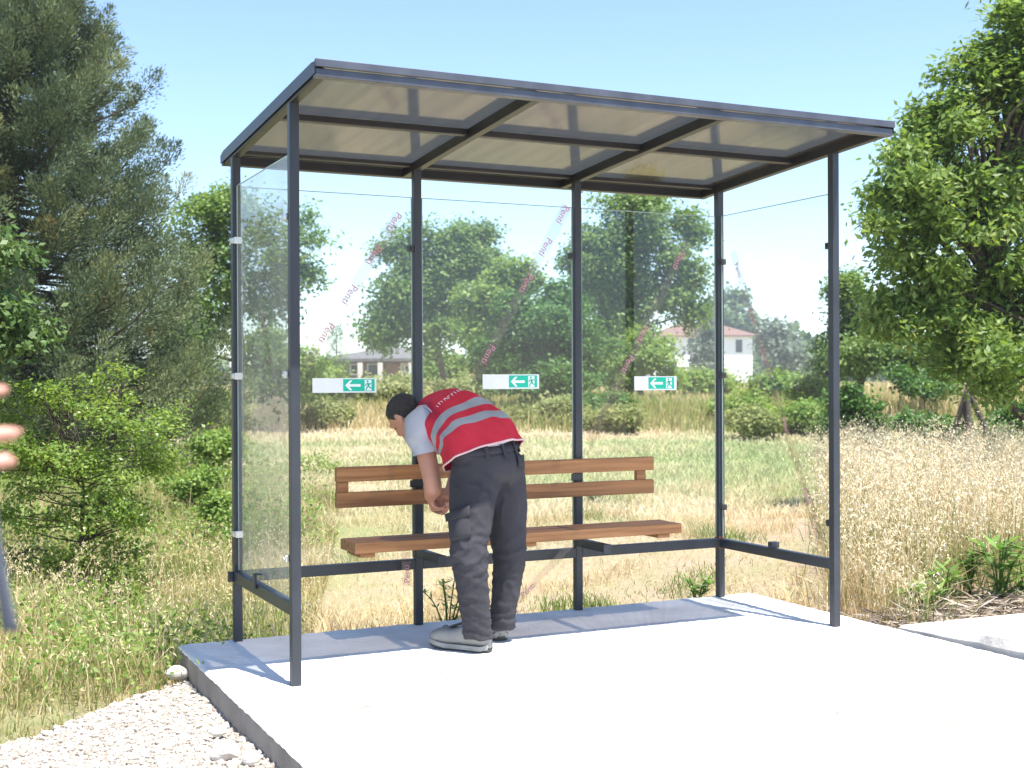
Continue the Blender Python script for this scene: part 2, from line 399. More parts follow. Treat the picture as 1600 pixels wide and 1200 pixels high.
# gravel spread against the left side of the pad
def in_gravel(x, y):
    # boundary from the pad corner (-.27,.80) sweeping to (-1.15,-.15) and on to the left
    edge = .80 + (x + .27) * 1.02 + .10 * (vnoise(x, y, .35, 6) - .5)
    edge = np.where(x < -1.0, .055 + (x + 1.0) * .55 , edge)
    return (x < SL_X0) & (y < edge) & (y > -6.0) & (x > -3.2)
def rocks(n, fn, smin, smax, seed, zfn):
    r = np.random.default_rng(seed)
    ico = np.array([(0,0,1),(.894,0,.447),(.276,.851,.447),(-.724,.526,.447),(-.724,-.526,.447),(.276,-.851,.447),
                    (.724,.526,-.447),(-.276,.851,-.447),(-.894,0,-.447),(-.276,-.851,-.447),(.724,-.526,-.447),(0,0,-1)])
    F = np.array([(0,1,2),(0,2,3),(0,3,4),(0,4,5),(0,5,1),(1,6,2),(2,7,3),(3,8,4),(4,9,5),(5,10,1),(2,6,7),(3,7,8),(4,8,9),(5,9,10),(1,10,6),(6,11,7),(7,11,8),(8,11,9),(9,11,10),(10,11,6)])
    P = []
    while len(P) < n:
        x = r.uniform(-2.0, SL_X0, n); y = r.uniform(-1.9, 1.0, n)
        k = fn(x, y); P += list(zip(x[k], y[k]))
    P = np.array(P[:n])
    s = smin * (smax / smin) ** (r.uniform(0, 1, n) ** 2.8)
    V = ico[None] * r.uniform(.65, 1.25, (n, 12, 1)) * (s[:, None] * r.uniform(.6, 1.3, (n, 3)))[:, None, :]
    th = r.uniform(0, 6.28, n); c, sn = np.cos(th)[:, None], np.sin(th)[:, None]
    V = np.stack([V[..., 0] * c - V[..., 1] * sn, V[..., 0] * sn + V[..., 1] * c, V[..., 2] * .75], -1)
    V[..., 0] += P[:, 0:1]; V[..., 1] += P[:, 1:2]; V[..., 2] += (zfn(P[:, 0], P[:, 1]) + s * .25)[:, None]
    F = (F[None] + 12 * np.arange(n)[:, None, None]).reshape(-1, 3)
    return V.reshape(-1, 3), F, np.repeat(r.uniform(0, 1, n), 12)
M_GRAV = leaf_mat('limestone_gravel', [(0, (.27,.235,.20)), (.5, (.40,.36,.315)), (1, (.53,.49,.44))], 0, .9, .2)
def gravz(x, y): return gz(x, y) + .025 + .035 * vnoise(x, y, .4, 12)
def gravel():
    xs = np.arange(-3.2, SL_X0 + .02, .06); ys = np.arange(-6, .95, .06)
    Xg, Yg = np.meshgrid(xs, ys); z = gravz(Xg, Yg)
    k = in_gravel(np.minimum(Xg, SL_X0 - .001), Yg)
    z = np.where(k, z, -.25)
    V1 = np.stack([Xg, Yg, z], -1).reshape(-1, 3); nn = len(xs)
    i0 = (np.arange(len(ys) - 1)[:, None] * nn + np.arange(nn - 1)[None]).ravel()
    Q = np.stack([i0, i0 + 1, i0 + nn + 1, i0 + nn], -1)
    V2, F2, rv = rocks(46000, in_gravel, .0025, .017, 21, gravz)
    return mk('gravel', np.concatenate([V1, V2]), F2 + len(V1), Q, M_GRAV, None, False, {'rnd': np.concatenate([RNG.uniform(.2, .8, len(V1)), rv])})
tag(gravel(), kind='stuff')
def big_rock(px, py, s, lab, seed):
    p = onZ(px, py, -.08); r = np.random.default_rng(seed)
    mb = MB(); mb.ball(p, np.diag(np.array(s)), 14, 9); V, T, Q = mb.get()
    for i in range(len(V)):
        d = V[i] - p; V[i] = p + d * (1 + .45 * mnoise.noise(Vector(d * 9 + seed)) + .2 * mnoise.noise(Vector(d * 25 + seed)))
    o = mk('rock', V, None, Q, pbr('limestone', (.50,.46,.41), (.68,.64,.58), 12, .9, 0, .5, 60), None, False)
    tag(o, lab, 'rock', 'loose stones beside the pad')
big_rock(352, 1176, (.052,.044,.036), 'pale squarish stone, the largest, lying on the gravel near the pad edge', 1)
big_rock(396, 1186, (.032,.03,.026), 'small pale stone touching the foot of the pad edge', 5)
big_rock(340, 1142, (.035,.026,.02), 'flat pale stone on the gravel just above the largest stone', 9)
big_rock(281, 1052, (.055,.04,.03), 'pale stone at the far tip of the gravel by the pad corner', 14)

# ---------------------------------------------------------------- bus shelter
LX, DY = 2.767, 0.99
SLOPE = 0.0613
def zr(y): return 2.30 + SLOPE * (DY - y)      # underside of the roof frame
SH = empty('bus_shelter', (LX / 2, .5, 0), 'dark grey steel bus shelter with clear panels and bronze roof on the concrete pad', 'bus shelter')
PX = [0, LX / 3, 2 * LX / 3, LX]
posts = [(0, 0), (LX, 0)] + [(x, DY) for x in PX]
for (x, y) in posts:
    MB().box((x - .02, y - .02, .0), (x + .02, y + .02, zr(y) + .004)).build('post', M_STEEL, SH, bevel=.003)
M_RUST = pbr('rust', (.16,.065,.03), (.26,.11,.05), 40, .9, 0, .4, 120)
MB().box((LX - .0204, DY - .0204, .275), (LX + .0206, DY + .0206, .345)).build('rust_band', M_RUST, SH)
MB().box((-.0204, DY - .0204, .37), (.0204, DY + .0204, .49)).build('rust_band', pbr('brown_primer', (.075,.050,.040), (.10,.07,.055), 30, .7), SH)
# lower rails
MB().box((-.0195, .0205, .283), (.0195, DY - .0205, .335)).build('rail', M_STEEL, SH, bevel=.003)
MB().box((LX - .0195, .0205, .283), (LX + .0195, DY - .0205, .335)).build('rail', M_STEEL, SH, bevel=.003)
for a, b_ in zip(PX[:-1], PX[1:]):
    MB().box((a + .0205, DY - .0195, .283), (b_ - .0205, DY + .0195, .335)).build('rail', M_STEEL, SH, bevel=.003)
MB().box((-.045, DY - .012, .285), (-.0205, DY + .012, .333)).build('rail_stub', M_STEEL, SH, bevel=.002)
# rail blocks that carry the side panes
bl = MB().box((-.032, .535, .315), (-.0215, .575, .375)).box((-.032, .535, .3755), (.026, .575, .382)); bl.build('pane_bracket', M_STEEL, SH, bevel=.002)
MB().box((LX - .024, .475, .337), (LX + .024, .515, .368)).build('pane_bracket', M_STEEL, SH, bevel=.003)
# roof frame
YF, YR, X0r, X1r = -0.40, 1.175, -.025, LX + .025
def rb(p0, p1, w, h, lift, name, mat, bev=.003):
    """bar lying on the sloped underside plane"""
    a = np.array([p0[0], p0[1], zr(p0[1]) + h / 2 + lift]); c = np.array([p1[0], p1[1], zr(p1[1]) + h / 2 + lift])
    return MB().bar(a, c, w, h, (0, SLOPE, 1)).build(name, mat, SH, bevel=bev)
for x in (0, PX[1], PX[2], LX):
    rb((x, YF + .041), (x, YR - .041), .04, .05 if x in (0, LX) else .046, .0, 'rafter', M_STEEL2)
rb((X0r, YF + .02), (X1r, YF + .02), .04, .032, .0, 'front_beam', M_ALU)
rb((X0r, YR - .02), (X1r, YR - .02), .04, .046, .0, 'rear_beam', M_STEEL2)
for a, b_ in zip(PX[:-1], PX[1:]): rb((a + .021, .31), (b_ - .021, .31), .036, .03, .016, 'purlin', M_STEEL2)
for a, b_ in zip(PX[:-1], PX[1:]): rb((a + .021, 1.02), (b_ - .021, 1.02), .03, .02, .026, 'purlin', M_STEEL2)
# bronze multiwall sheet
M, nt, out = new_mat('bronze_sheet'); L = nt.links.new
df = N(nt, 'ShaderNodeBsdfDiffuse'); tl = N(nt, 'ShaderNodeBsdfTranslucent'); gl = N(nt, 'ShaderNodeBsdfGlossy'); gl.inputs['Roughness'].default_value = .10; gl.inputs[0].default_value = (.86,.77,.68,1)
tr = N(nt, 'ShaderNodeBsdfTransparent'); tr.inputs[0].default_value = (.38,.335,.285,1)
tc = N(nt, 'ShaderNodeTexCoord'); mp = N(nt, 'ShaderNodeMapping'); mp.inputs['Scale'].default_value = (6, .35, 1); L(tc.outputs['Object'], mp.inputs[0])
nz = N(nt, 'ShaderNodeTexNoise'); nz.inputs['Scale'].default_value = 2.5; nz.inputs['Detail'].default_value = 6; L(mp.outputs[0], nz.inputs[0])
r1 = ramp(nt, [(.3, (.034,.028,.020)), (.7, (.056,.046,.034))]); L(nz.outputs[0], r1.inputs[0])
df.inputs[0].default_value = (.05,.043,.034,1); L(r1.outputs[0], tl.inputs[0])
r2 = ramp(nt, [(.25, (.48,.435,.39)), (.75, (.68,.61,.54))]); L(nz.outputs[0], r2.inputs[0]); L(r2.outputs[0], gl.inputs[0])
m0 = N(nt, 'ShaderNodeMixShader'); m0.inputs[0].default_value = .5; L(df.outputs[0], m0.inputs[1]); L(tl.outputs[0], m0.inputs[2])
m1 = N(nt, 'ShaderNodeMixShader'); m1.inputs[0].default_value = .36; L(m0.outputs[0], m1.inputs[1]); L(tr.outputs[0], m1.inputs[2])
lw = schlick(nt, .24)
m2 = N(nt, 'ShaderNodeMixShader'); L(lw.outputs[0], m2.inputs[0]); L(m1.outputs[0], m2.inputs[1]); L(gl.outputs[0], m2.inputs[2]); L(m2.outputs[0], out.inputs[0])
M_POLY = M
def sheet():
    V = []
    for (x, y) in ((X0r + .006, YF + .022), (X1r - .006, YF + .022), (X1r - .006, YR - .006), (X0r + .006, YR - .006)): V.append((x, y, zr(y) + .0505))
    V += [(x, y, z + .0) for (x, y, z) in V]
    return mk('roof_panel', V[:4], None, [(0, 1, 2, 3)], M_POLY, SH)
sheet()
# edge profiles on top
e = .0015
rb((X0r - .004, YF - .004), (X1r + .004, YF - .004), .012, .030, .0355, 'edge_profile', M_ALU, .002)
rb((X0r, YF + .022), (X1r, YF + .022), .036, .010, .0555, 'edge_profile', M_ALU, .002)
rb((X0r, YR - .020), (X1r, YR - .020), .042, .014, .0525, 'edge_profile', M_ALU, .002)
rb((X0r + .0185, YF + .043), (X0r + .0185, YR - .044), .042, .014, .0525, 'edge_profile', M_STEEL2, .002)
rb((X1r - .0185, YF + .043), (X1r - .0185, YR - .044), .042, .014, .0525, 'edge_profile', M_STEEL2, .002)
# roof outer side strips
rb((X0r - .003, YF), (X0r - .003, YR), .004, .040, .012, 'side_trim', M_STEEL2, 0)
rb((X1r + .003, YF), (X1r + .003, YR), .004, .040, .012, 'side_trim', M_STEEL2, 0)
# panes
PZ0, PZ1 = .342, 2.165
def pane(p0, p1, mat, z1=PZ1):
    p0 = np.array(p0); p1 = np.array(p1)
    V = [(*p0, PZ0), (*p1, PZ0), (*p1, z1), (*p0, z1)]
    o = mk('glass_pane', V, None, [(0, 1, 2, 3)], mat, SH)
    mb = MB(); t = .0035
    mb.bar((*p0, z1), (*p1, z1), .005, .004); 
    for p in (p0, p1): mb.bar((*p, PZ0), (*p, z1 - .002), .004, .005, (0, 1, 0) if abs(p1[1]-p0[1]) < .01 else (1, 0, 0))
    mb.build('pane_edge', M_EDGE, o)
for a, b_ in zip(PX[:-1], PX[1:]): pane((a + .029, DY), (b_ - .029, DY), M_GLASS)
pane((0, .029), (0, DY - .029), M_GLASSL); pane((LX, .029), (LX, DY - .029), M_GLASS)
# clamps
def clamp(c, ax, mat):
    c = np.array(c); h = np.array([.016, .016, .016]); h[ax] = .013; h[1 - ax] = .017
    mb = MB(); mb.box(c - h, c + h)
    b = c.copy(); t = np.zeros(3); t[1 - ax] = .024
    mb.tube([c - t, c + t], .006, 8)
    mb.build('pane_clamp', mat, SH, bevel=.002)
for z in (1.905, 1.262, .513):
    MB().box((-.036, .012, z - .014), (-.0205, .046, z + .014)).tube([(-.042, .028, z), (-.030, .028, z)], .007, 8).build('pane_clamp', M_CLAMP, SH, bevel=.002)
    clamp((0, DY - .034, z), 1, M_CLAMP)
    mb = MB().box((-.0245, DY - .024, z - .013), (.0245, DY + .0235, z + .013)); mb.build('pane_clamp', M_CLAMP, SH, bevel=.002)
    clamp((LX, .034, z), 1, M_CLAMPB); clamp((LX, DY - .034, z), 1, M_CLAMPB)
    if z > 1.5:
        for x in PX[1:3]: clamp((x - .034, DY, z), 0, M_CLAMPB)

# ---------------------------------------------------------------- bench
BE = empty('bench', (1.38, .8, 0), 'stained wooden bench with two back planks and slatted seat fixed to the shelter rear posts', 'bench')
bx0, bx1 = .475, 2.29
def plank(name, lo, hi, par):
    o = MB().box(lo, hi).build(name, M_WOOD, par, bevel=.004); return o
plank('back_plank', (bx0, .928, .742), (bx1, .966, .815), BE); plank('back_plank', (bx0, .928, .615), (bx1, .966, .690), BE)
for (a, c) in ((bx0 + .004, bx0 + .062), (bx1 - .108, bx1 - .050)):
    plank('spacer_block', (a, .932, .6905), (c, .964, .7415), BE)
plank('seat_plank', (bx0, .655, .424), (bx1, .757, .475), BE); plank('seat_plank', (bx0, .775, .424), (bx1, .877, .475), BE)
for a in (bx0 + .03, 1.36, bx1 - .14):
    plank('seat_cleat', (a, .668, .402), (a + .075, .868, .4235), BE)
for x in PX[1:3]:
    mb = MB(); mb.box((x - .018, .678, .345), (x + .018, .9695, .3875)); mb.build('seat_bracket', M_STEEL, BE, bevel=.002)
    MB().box((x - .022, .670, .340), (x + .022, .6775, .3875)).build('bracket_end_plate', M_STEEL, BE, bevel=.001)
    MB().box((x - .05, .9665, .70), (x + .02, .9695, .735)).build('back_bracket', M_STEEL, BE)
# ---------------------------------------------------------------- signs and tape on the panes
M_SIGNW = pbr('sign_white', (.82,.84,.82), (.88,.90,.88), 14, .4)
M_SIGNW2 = pbr('sign_symbol_white', (.88,.92,.90), (.90,.94,.92), 14, .4)
M_SIGNG = pbr('sign_green', (.0,.50,.33), (.0,.55,.37), 14, .4)
def exit_sign(q, gx0, gx1, lab):
    """q: left,top,right,bottom px on the pane; gx: green field px range"""
    Yp = DY - .004
    a = onY(q[0], q[1], Yp); c = onY(q[2], q[1], Yp); d_ = onY(q[0], q[3], Yp)
    w = c[0] - a[0]; h = a[2] - d_[2]; tilt = math.atan2(c[2] - a[2], w) * .5
    cx, cz = (a[0] + c[0]) / 2, (a[2] + d_[2]) / 2
    root = empty('exit_sign', (cx, Yp, cz), lab, 'exit sign', 'exit stickers on the rear panes')
    def P(u, v, dy=0): return np.array([cx + (u - .5) * w, Yp - dy, cz + (v - .5) * h + (u - .5) * w * tilt])
    def quad(name, u0, v0, u1, v1, mat, dy):
        V = [P(u0, v0, dy), P(u1, v0, dy), P(u1, v1, dy), P(u0, v1, dy)] + [P(u0, v0, dy - .0008), P(u1, v0, dy - .0008), P(u1, v1, dy - .0008), P(u0, v1, dy - .0008)]
        return mk(name, V, None, [(0,1,2,3),(7,6,5,4),(0,4,5,1),(1,5,6,2),(2,6,7,3),(3,7,4,0)], mat, root)
    quad('backing', 0, 0, 1, 1, M_SIGNW, .001)
    g0 = (onY(gx0, q[1], Yp)[0] - a[0]) / w; g1 = (onY(gx1, q[1], Yp)[0] - a[0]) / w
    quad('green_field', g0, .10, g1, .93, M_SIGNG, .0020)
    gw = g1 - g0
    def U(s): return g0 + gw * s
    k = h / w      # v to u
    ar = [(U(.06), .5), (U(.06) + .34 * k, .84), (U(.06) + .52 * k, .84), (U(.06) + .30 * k, .59), (U(.55), .59), (U(.55), .41), (U(.06) + .30 * k, .41), (U(.06) + .52 * k, .16), (U(.06) + .34 * k, .16)]
    V = [P(u, v, .0030) for u, v in ar]
    mk('arrow', V, [(0, 2, 1), (0, 3, 2), (0, 6, 3), (0, 7, 6), (0, 8, 7)], [(3, 6, 5, 4)], M_SIGNW2, root)
    quad('door', U(.68), .14, U(.90), .88, M_SIGNW2, .0030)
    mb = MB()
    def limb(pts, r):
        pts = [P(U(.68) + gw * .22 * u, .14 + .74 * v, .0038) for u, v in pts]
        for p0, p1 in zip(pts[:-1], pts[1:]): mb.bar(p0, p1, r, .0004, (0, 1, 0))
    s = h * .085
    limb([(.48, .70), (.55, .42)], s * 1.5); limb([(.55, .44), (.32, .28), (.18, .06)], s); limb([(.55, .44), (.78, .26), (.98, .22)], s)
    limb([(.48, .66), (.22, .62), (.10, .44)], s * .8); limb([(.50, .66), (.74, .58), (.92, .72)], s * .8)
    hp = P(U(.68) + gw * .22 * .42, .14 + .74 * .86, .0038); mb.tube([hp + [0, .0002, 0], hp - [0, .0002, 0]], h * .075, 10)
    mb.build('running_figure', M_SIGNG, root)
exit_sign((488, 591, 588, 614), 536, 585, 'white and green exit sticker on the left rear pane beside the worker head')
exit_sign((754, 585, 842, 608), 795, 839, 'white and green exit sticker on the middle rear pane above the red vest')
exit_sign((991, 588, 1057, 610), 1013, 1053, 'white and green exit sticker on the right rear pane, the shortest')
M_TAPE = glass_mat('tape_film', (.86,.80,.77), (.03,.12), (.50,.44,.42), 12, (1, 1, 1), .15)
M_TTXT = pbr('tape_print', (.50,.20,.28), (.60,.28,.36), 30, .6)
def tape(p0, p1, width, texts, lab, nrm=(0, -1, 0), wav=.0, flip=True, tsize=.054):
    """film strip from p0 (low) to p1 (high) lying on a pane; texts: fractions along it"""
    p0 = np.array(p0, float); p1 = np.array(p1, float); nrm = np.array(nrm, float)
    d = p1 - p0; Ln = np.linalg.norm(d); d /= Ln; s = np.cross(nrm, d); s /= np.linalg.norm(s)
    root = empty('tape', (p0 + p1) / 2, lab, 'tape', 'printed tape on the panes')
    n = 24; V = []; r = np.random.default_rng(int(abs(p0[0] * 1000)) + 5)
    for i in range(n):
        t = i / (n - 1); c = p0 + d * Ln * t + nrm * (.0015 + wav * abs(math.sin(t * 7)))
        ww = width / 2 * (1 + .12 * r.uniform(-1, 1)); V += [c - s * ww, c + s * ww]
    mk('film', V, None, [(2*i, 2*i+1, 2*i+3, 2*i+2) for i in range(n - 1)], M_TAPE, root)
    ex = -d if flip else d; ey = np.cross(nrm, ex)
    if not flip: ey = np.cross(nrm, ex)
    for t in texts:
        TV, TF = text_mesh('Penti', tsize)
        c = p0 + d * Ln * t + nrm * (.003 + wav * abs(math.sin(t * 7)))
        mk('lettering', c + TV[:, :1] * ex + TV[:, 1:2] * ey + TV[:, 2:] * nrm, TF, None, M_TTXT, root)
TY = DY
def yp(px, py): return onY(px, py, DY - .002)
def frac(p0, p1, px, py):
    a, b_ = yp(*p0), yp(*p1); q = yp(px, py); return float((q - a) @ (b_ - a) / ((b_ - a) @ (b_ - a)))
for p0, p1, tx, lab in (((478, 572), (622, 336), [(510, 520), (545, 460), (582, 398), (614, 346)], 'printed film tape slanting up the left rear pane'),
                        ((742, 592), (886, 322), [(760, 552), (818, 440), (850, 385), (878, 335)], 'printed film tape slanting up the middle rear pane'),
                        ((921, 690), (1075, 376), [(985, 572), (1003, 522), (1060, 408)], 'printed film tape slanting up the right rear pane')):
    tape(yp(*p0), yp(*p1), .058, [frac(p0, p1, *t) for t in tx], lab)
a_, b_ = onX(1284, 850, LX - .002), onX(1145, 393, LX - .002)
tape(a_, b_, .055, (.15, .38, .62, .76, .93), 'printed film tape running down the right side pane', (-1, 0, 0), 0, True, .045)
a_, b_ = onX(438, 690, -.003), onX(408, 470, -.003)
tape(onX(446, 700, .003), onX(405, 470, .003), .05, (.2, .55, .85), 'faint printed strip imitating a tape reflection on the dusty left side pane', (1, 0, 0), 0, True, .04)  # added strip, stands in for a pink reflection in this pane
tape(onY(806, 940, .94), onY(892, 850, .94), .04, (.2,), 'loose printed tape end hanging below the bench by the middle post', (0, -1, 0), .006, False, .045)
tape(onY(636, 915, .945), onY(634, 862, .945), .05, (.35,), 'short loose tape end on the rear rail beside the first bench post', (0, -1, 0), .004, False, .045)

def debris():
    r = np.random.default_rng(77)
    for k, (px, py, ln, a) in enumerate(((575, 1105, .045, .1), (1312, 1112, .03, .4), (700, 1060, .02, 1.0), (1490, 1130, .05, -.2))):
        p = onZ(px, py, .004); d_ = np.array([math.cos(a), math.sin(a), 0]) * ln
        o = MB().tube([p - d_, p + np.array([0, 0, .004]), p + d_], [.002, .003, .0015], 6).build('twig', M_TWIG)
        tag(o, ('thin dry twig lying on the front left of the pad', 'short dry twig on the right part of the pad', 'tiny dry twig in front of the worker shoe', 'longer dry twig near the pad right edge')[k], 'twig')
M_TWIG = pbr('dry_twig', (.20,.15,.10), (.34,.27,.19), 20, .9)
debris()
# ---------------------------------------------------------------- the worker
def nrm(v): v = np.array(v, float); return v / np.linalg.norm(v)
def cv(l, u, d): return nrm(RT * l + UP * u + FW * d)      # direction: lateral, up, away (roughly world axes of the view)
def spline(P, n):
    """Catmull-Rom resample of rows of P"""
    P = np.array(P, float); k = len(P); out = []
    for t in np.linspace(0, k - 1 - 1e-9, n):
        i = int(t); f = t - i
        p0, p1, p2, p3 = P[max(i-1, 0)], P[i], P[min(i+1, k-1)], P[min(i+2, k-1)]
        out.append(.5 * ((2*p1) + (-p0+p2)*f + (2*p0-5*p1+4*p2-p3)*f*f + (-p0+3*p1-3*p2+p3)*f**3))
    return np.array(out)
M_SKIN = pbr('skin', (.42,.20,.135), (.50,.26,.18), 6, .5, 0, .08, 90)
M_HAIR = pbr('black_hair', (.010,.008,.008), (.040,.032,.028), 60, .6, 0, 1.0, 220, 6, (1, 1, 1))
M_TEE = pbr('grey_tshirt', (.36,.37,.42), (.44,.45,.50), 5, .9, 0, .1, 300)
M_TROU = pbr('charcoal_trousers', (.022,.021,.027), (.038,.036,.045), 4, .85, 0, .2, 260)
M_PIPE = pbr('pink_piping', (.60,.38,.40), (.68,.46,.48), 20, .8)
M_SHOE = pbr('grey_leather_shoe', (.17,.17,.17), (.25,.25,.245), 14, .6, 0, .3, 90)
M_SOLE = pbr('shoe_sole', (.22,.22,.21), (.30,.30,.29), 20, .8, 0, .3, 80)
M_SOLED = pbr('shoe_tread', (.03,.03,.03), (.05,.05,.05), 20, .8)
M_BELT = pbr('black_belt', (.018,.018,.022), (.03,.03,.035), 20, .6)
WK = empty('person', (.98, .42, 0), 'man in a red reflective vest and dark cargo trousers bending over the bench', 'person')

def wrinkle(V, Nn, amp, scale, seed, stretch=(1, 1, 1)):
    out = V.copy(); st = np.array(stretch)
    for i in range(len(V)):
        p = Vector(V[i] * st * scale + seed)
        f = mnoise.noise(p); f2 = 1 - 2 * abs(mnoise.noise(p * .8 + Vector((3.1, 1.7, 4.2))))
        out[i] += Nn[i] * amp * (.6 * f + .9 * (f2 - .5))
    return out

# --- key joints (photo pixel, view depth)
HIPL, KNEEL, ANKL = at(742, 752, 5.86), at(733, 868, 5.78), at(746, 988, 5.795)
HIPR, KNEER, ANKR = at(785, 748, 6.00), at(796, 862, 6.00), at(785, 972, 6.03)
PELV = at(764, 722, 5.92)
fwd = cv(-.62, 0, .78); rgt = np.cross(fwd, [0, 0, 1.0]); rgt = nrm(rgt)
# --- trousers: two legs and the seat fused into one cloth skin
tm = MB()
def leg(H, K, A, rs, bend):
    P = [H + np.array([0, 0, .10]), H, (H * .55 + K * .45), K, (K * .5 + A * .5), A + (K - A) * .12, A - (K - A) * .085]
    C = spline(P, 22); R = spline([[r] for r in rs], 22)[:, 0]
    A_, B_ = [], []
    for r in R: A_.append(rgt * r); B_.append(fwd * r * 1.06)
    tm.ring_loft(C, A_, B_, 22)
leg(HIPL, KNEEL, ANKL, [.100, .113, .103, .084, .072, .066, .070], 0)
leg(HIPR, KNEER, ANKR, [.095, .109, .097, .078, .068, .061, .064], 0)
WAIST = at(756, 708, 5.90)
wup = cv(-.22, 1, .16)
rwst = nrm(rgt - wup * (rgt @ wup) + 0 * wup)
tm.ring_loft([PELV - wup * .10, PELV - wup * .05, PELV + wup * .0, WAIST, WAIST + wup * .055],
             [rgt * .12, rgt * .172, rwst * .182, rwst * .180, rwst * .174], [fwd * .08, fwd * .125, fwd * .138, fwd * .118, fwd * .112], 28)
V, Nn, T, Q = remesh(tm, .010, 6)
V = wrinkle(V, Nn, .008, 7.0, 3.0, (1, 1, .6))
# folds: gathered rings above the shoes, creases behind the knees and under the seat
def crease(V, c, axis, freq, amp, rad, ph=0., warp=.03):
    """a bundle of sharp-edged folds round c, running across 'axis'"""
    q = V - c; w_ = np.exp(-(np.linalg.norm(q, axis=1) / rad) ** 2)
    k = np.where(w_ > .02)[0]; f = np.zeros(len(V))
    for i in k:
        u = q[i] @ axis + warp * mnoise.noise(Vector(V[i] * 9 + ph)) + .5 * warp * mnoise.noise(Vector(V[i] * 22 + ph))
        a = math.sin(u * freq + ph); f[i] = (1 - abs(a)) ** 2 - .4
    return V + Nn * (f * w_ * amp)[:, None]
V = crease(V, ANKL + np.array([0, 0, .00]), cv(.15, 1, 0), 85, .014, .10, 1.0)
V = crease(V, ANKR + np.array([0, 0, .00]), cv(-.1, 1, 0), 85, .014, .10, 2.2)
V = crease(V, ANKL + np.array([0, 0, .18]), cv(.55, 1, .2), 55, .009, .15, 4.0, .05)
V = crease(V, ANKR + np.array([0, 0, .20]), cv(.35, 1, .2), 45, .008, .16, 5.0, .05)
V = crease(V, KNEEL + cv(1, .2, -.4) * .05, cv(-.45, 1, .1), 60, .013, .13, 0.6, .04)
V = crease(V, KNEEL + cv(-1, 1.2, -.4) * .08, cv(.5, 1, .1), 50, .010, .12, 2.6, .04)
V = crease(V, KNEER, cv(-.3, 1, .1), 45, .008, .15, 3.3, .05)
V = crease(V, at(752, 775, 5.75), cv(.85, .65, 0), 42, .011, .13, 0.2, .05)
V = crease(V, at(790, 770, 5.85), cv(.95, .1, 0), 45, .009, .14, 1.4, .04)
V = crease(V, at(715, 740, 5.8), cv(.5, .9, 0), 40, .008, .10, 1.9, .05)
mk('trousers', V, T, Q, M_TROU, WK, True)
TV, TN = V, Nn
def on_cloth(p, reach=.05):
    i = np.argmin(((TV - p) ** 2).sum(1)); return TV[i], TN[i]
def snap(px, py, d0=5.0, back=.0):
    """first trouser surface point hit along the view ray through a photo pixel"""
    r = nrm(ray(px, py)); q = TV - CAM; t = q @ r; dist = np.linalg.norm(q - t[:, None] * r, axis=1)
    k = np.where(dist < .014)[0]
    if len(k) == 0: k = np.array([np.argmin(dist)])
    i = k[np.argmin(t[k])]; return CAM + r * t[i], TN[i]
# cargo pocket with flap on the outer left thigh, seat pocket flap on the right hip, belt loops
def patch(name, corners, off, mat, nu=8, nv=6, puff=.006):
    c = [np.array(x, float) for x in corners]; V = []
    for j in range(nv + 1):
        for i in range(nu + 1):
            u, v = i / nu, j / nv
            px, py = (c[0]*(1-u)*(1-v) + c[1]*u*(1-v) + c[2]*u*v + c[3]*(1-u)*v)
            p, n_ = snap(px, py); V.append(p + n_ * 0 - FW * (off + puff * math.sin(math.pi*u) * math.sin(math.pi*v)))
    V = np.array(V).reshape(nv + 1, nu + 1, 3)
    for _ in range(4):
        W_ = V.copy(); W_[1:-1, 1:-1] = (V[:-2, 1:-1] + V[2:, 1:-1] + V[1:-1, :-2] + V[1:-1, 2:]) / 4
        W_[0, 1:-1] = (V[0, :-2] + V[0, 2:]) / 2; W_[-1, 1:-1] = (V[-1, :-2] + V[-1, 2:]) / 2
        W_[1:-1, 0] = (V[:-2, 0] + V[2:, 0]) / 2; W_[1:-1, -1] = (V[:-2, -1] + V[2:, -1]) / 2; V = W_
    V = V.reshape(-1, 3); k = len(V); back = V + FW * .012; Q = []
    w = nu + 1
    for j in range(nv):
        for i in range(nu): Q.append((j*w+i, (j+1)*w+i, (j+1)*w+i+1, j*w+i+1))
    rim = [i for i in range(w)] + [j*w+nu for j in range(1, nv+1)] + [nv*w+i for i in range(nu-1, -1, -1)] + [j*w for j in range(nv-1, 0, -1)]
    for a, b in zip(rim, rim[1:] + rim[:1]): Q.append((a, b, k+b, k+a))
    return mk(name, np.concatenate([V, back]), None, Q, mat, WK, True)
patch('cargo_pocket', [(699, 806), (734, 797), (736, 838), (703, 846)], .006, M_TROU, puff=.012)
patch('pocket_flap', [(695, 803), (734, 789), (735, 805), (697, 815)], .016, M_TROU, puff=.004)
patch('pocket_flap', [(808, 712), (819, 710), (820, 728), (811, 730)], .006, M_TROU, 4, 4)
for a_ in (-1.95, -1.45, -.95, -.3):
    rad = rwst * math.cos(a_) * .1855 + fwd * math.sin(a_) * .1275; n_ = nrm(rad)
    p = WAIST + rad; MB().bar(p + wup * .046 - n_ * .002, p - wup * .012 + n_ * .004, .017, .006, n_).build('belt_loop', M_BELT, WK)
MBb = MB(); n = 40
MBb.ring_loft([WAIST + wup * .004, WAIST + wup * .008, WAIST + wup * .036, WAIST + wup * .040], [rwst * .181, rwst * .185, rwst * .182, rwst * .172], [fwd * .122, fwd * .126, fwd * .122, fwd * .112], 32)
MBb.build('waistband', M_TROU, WK, True)

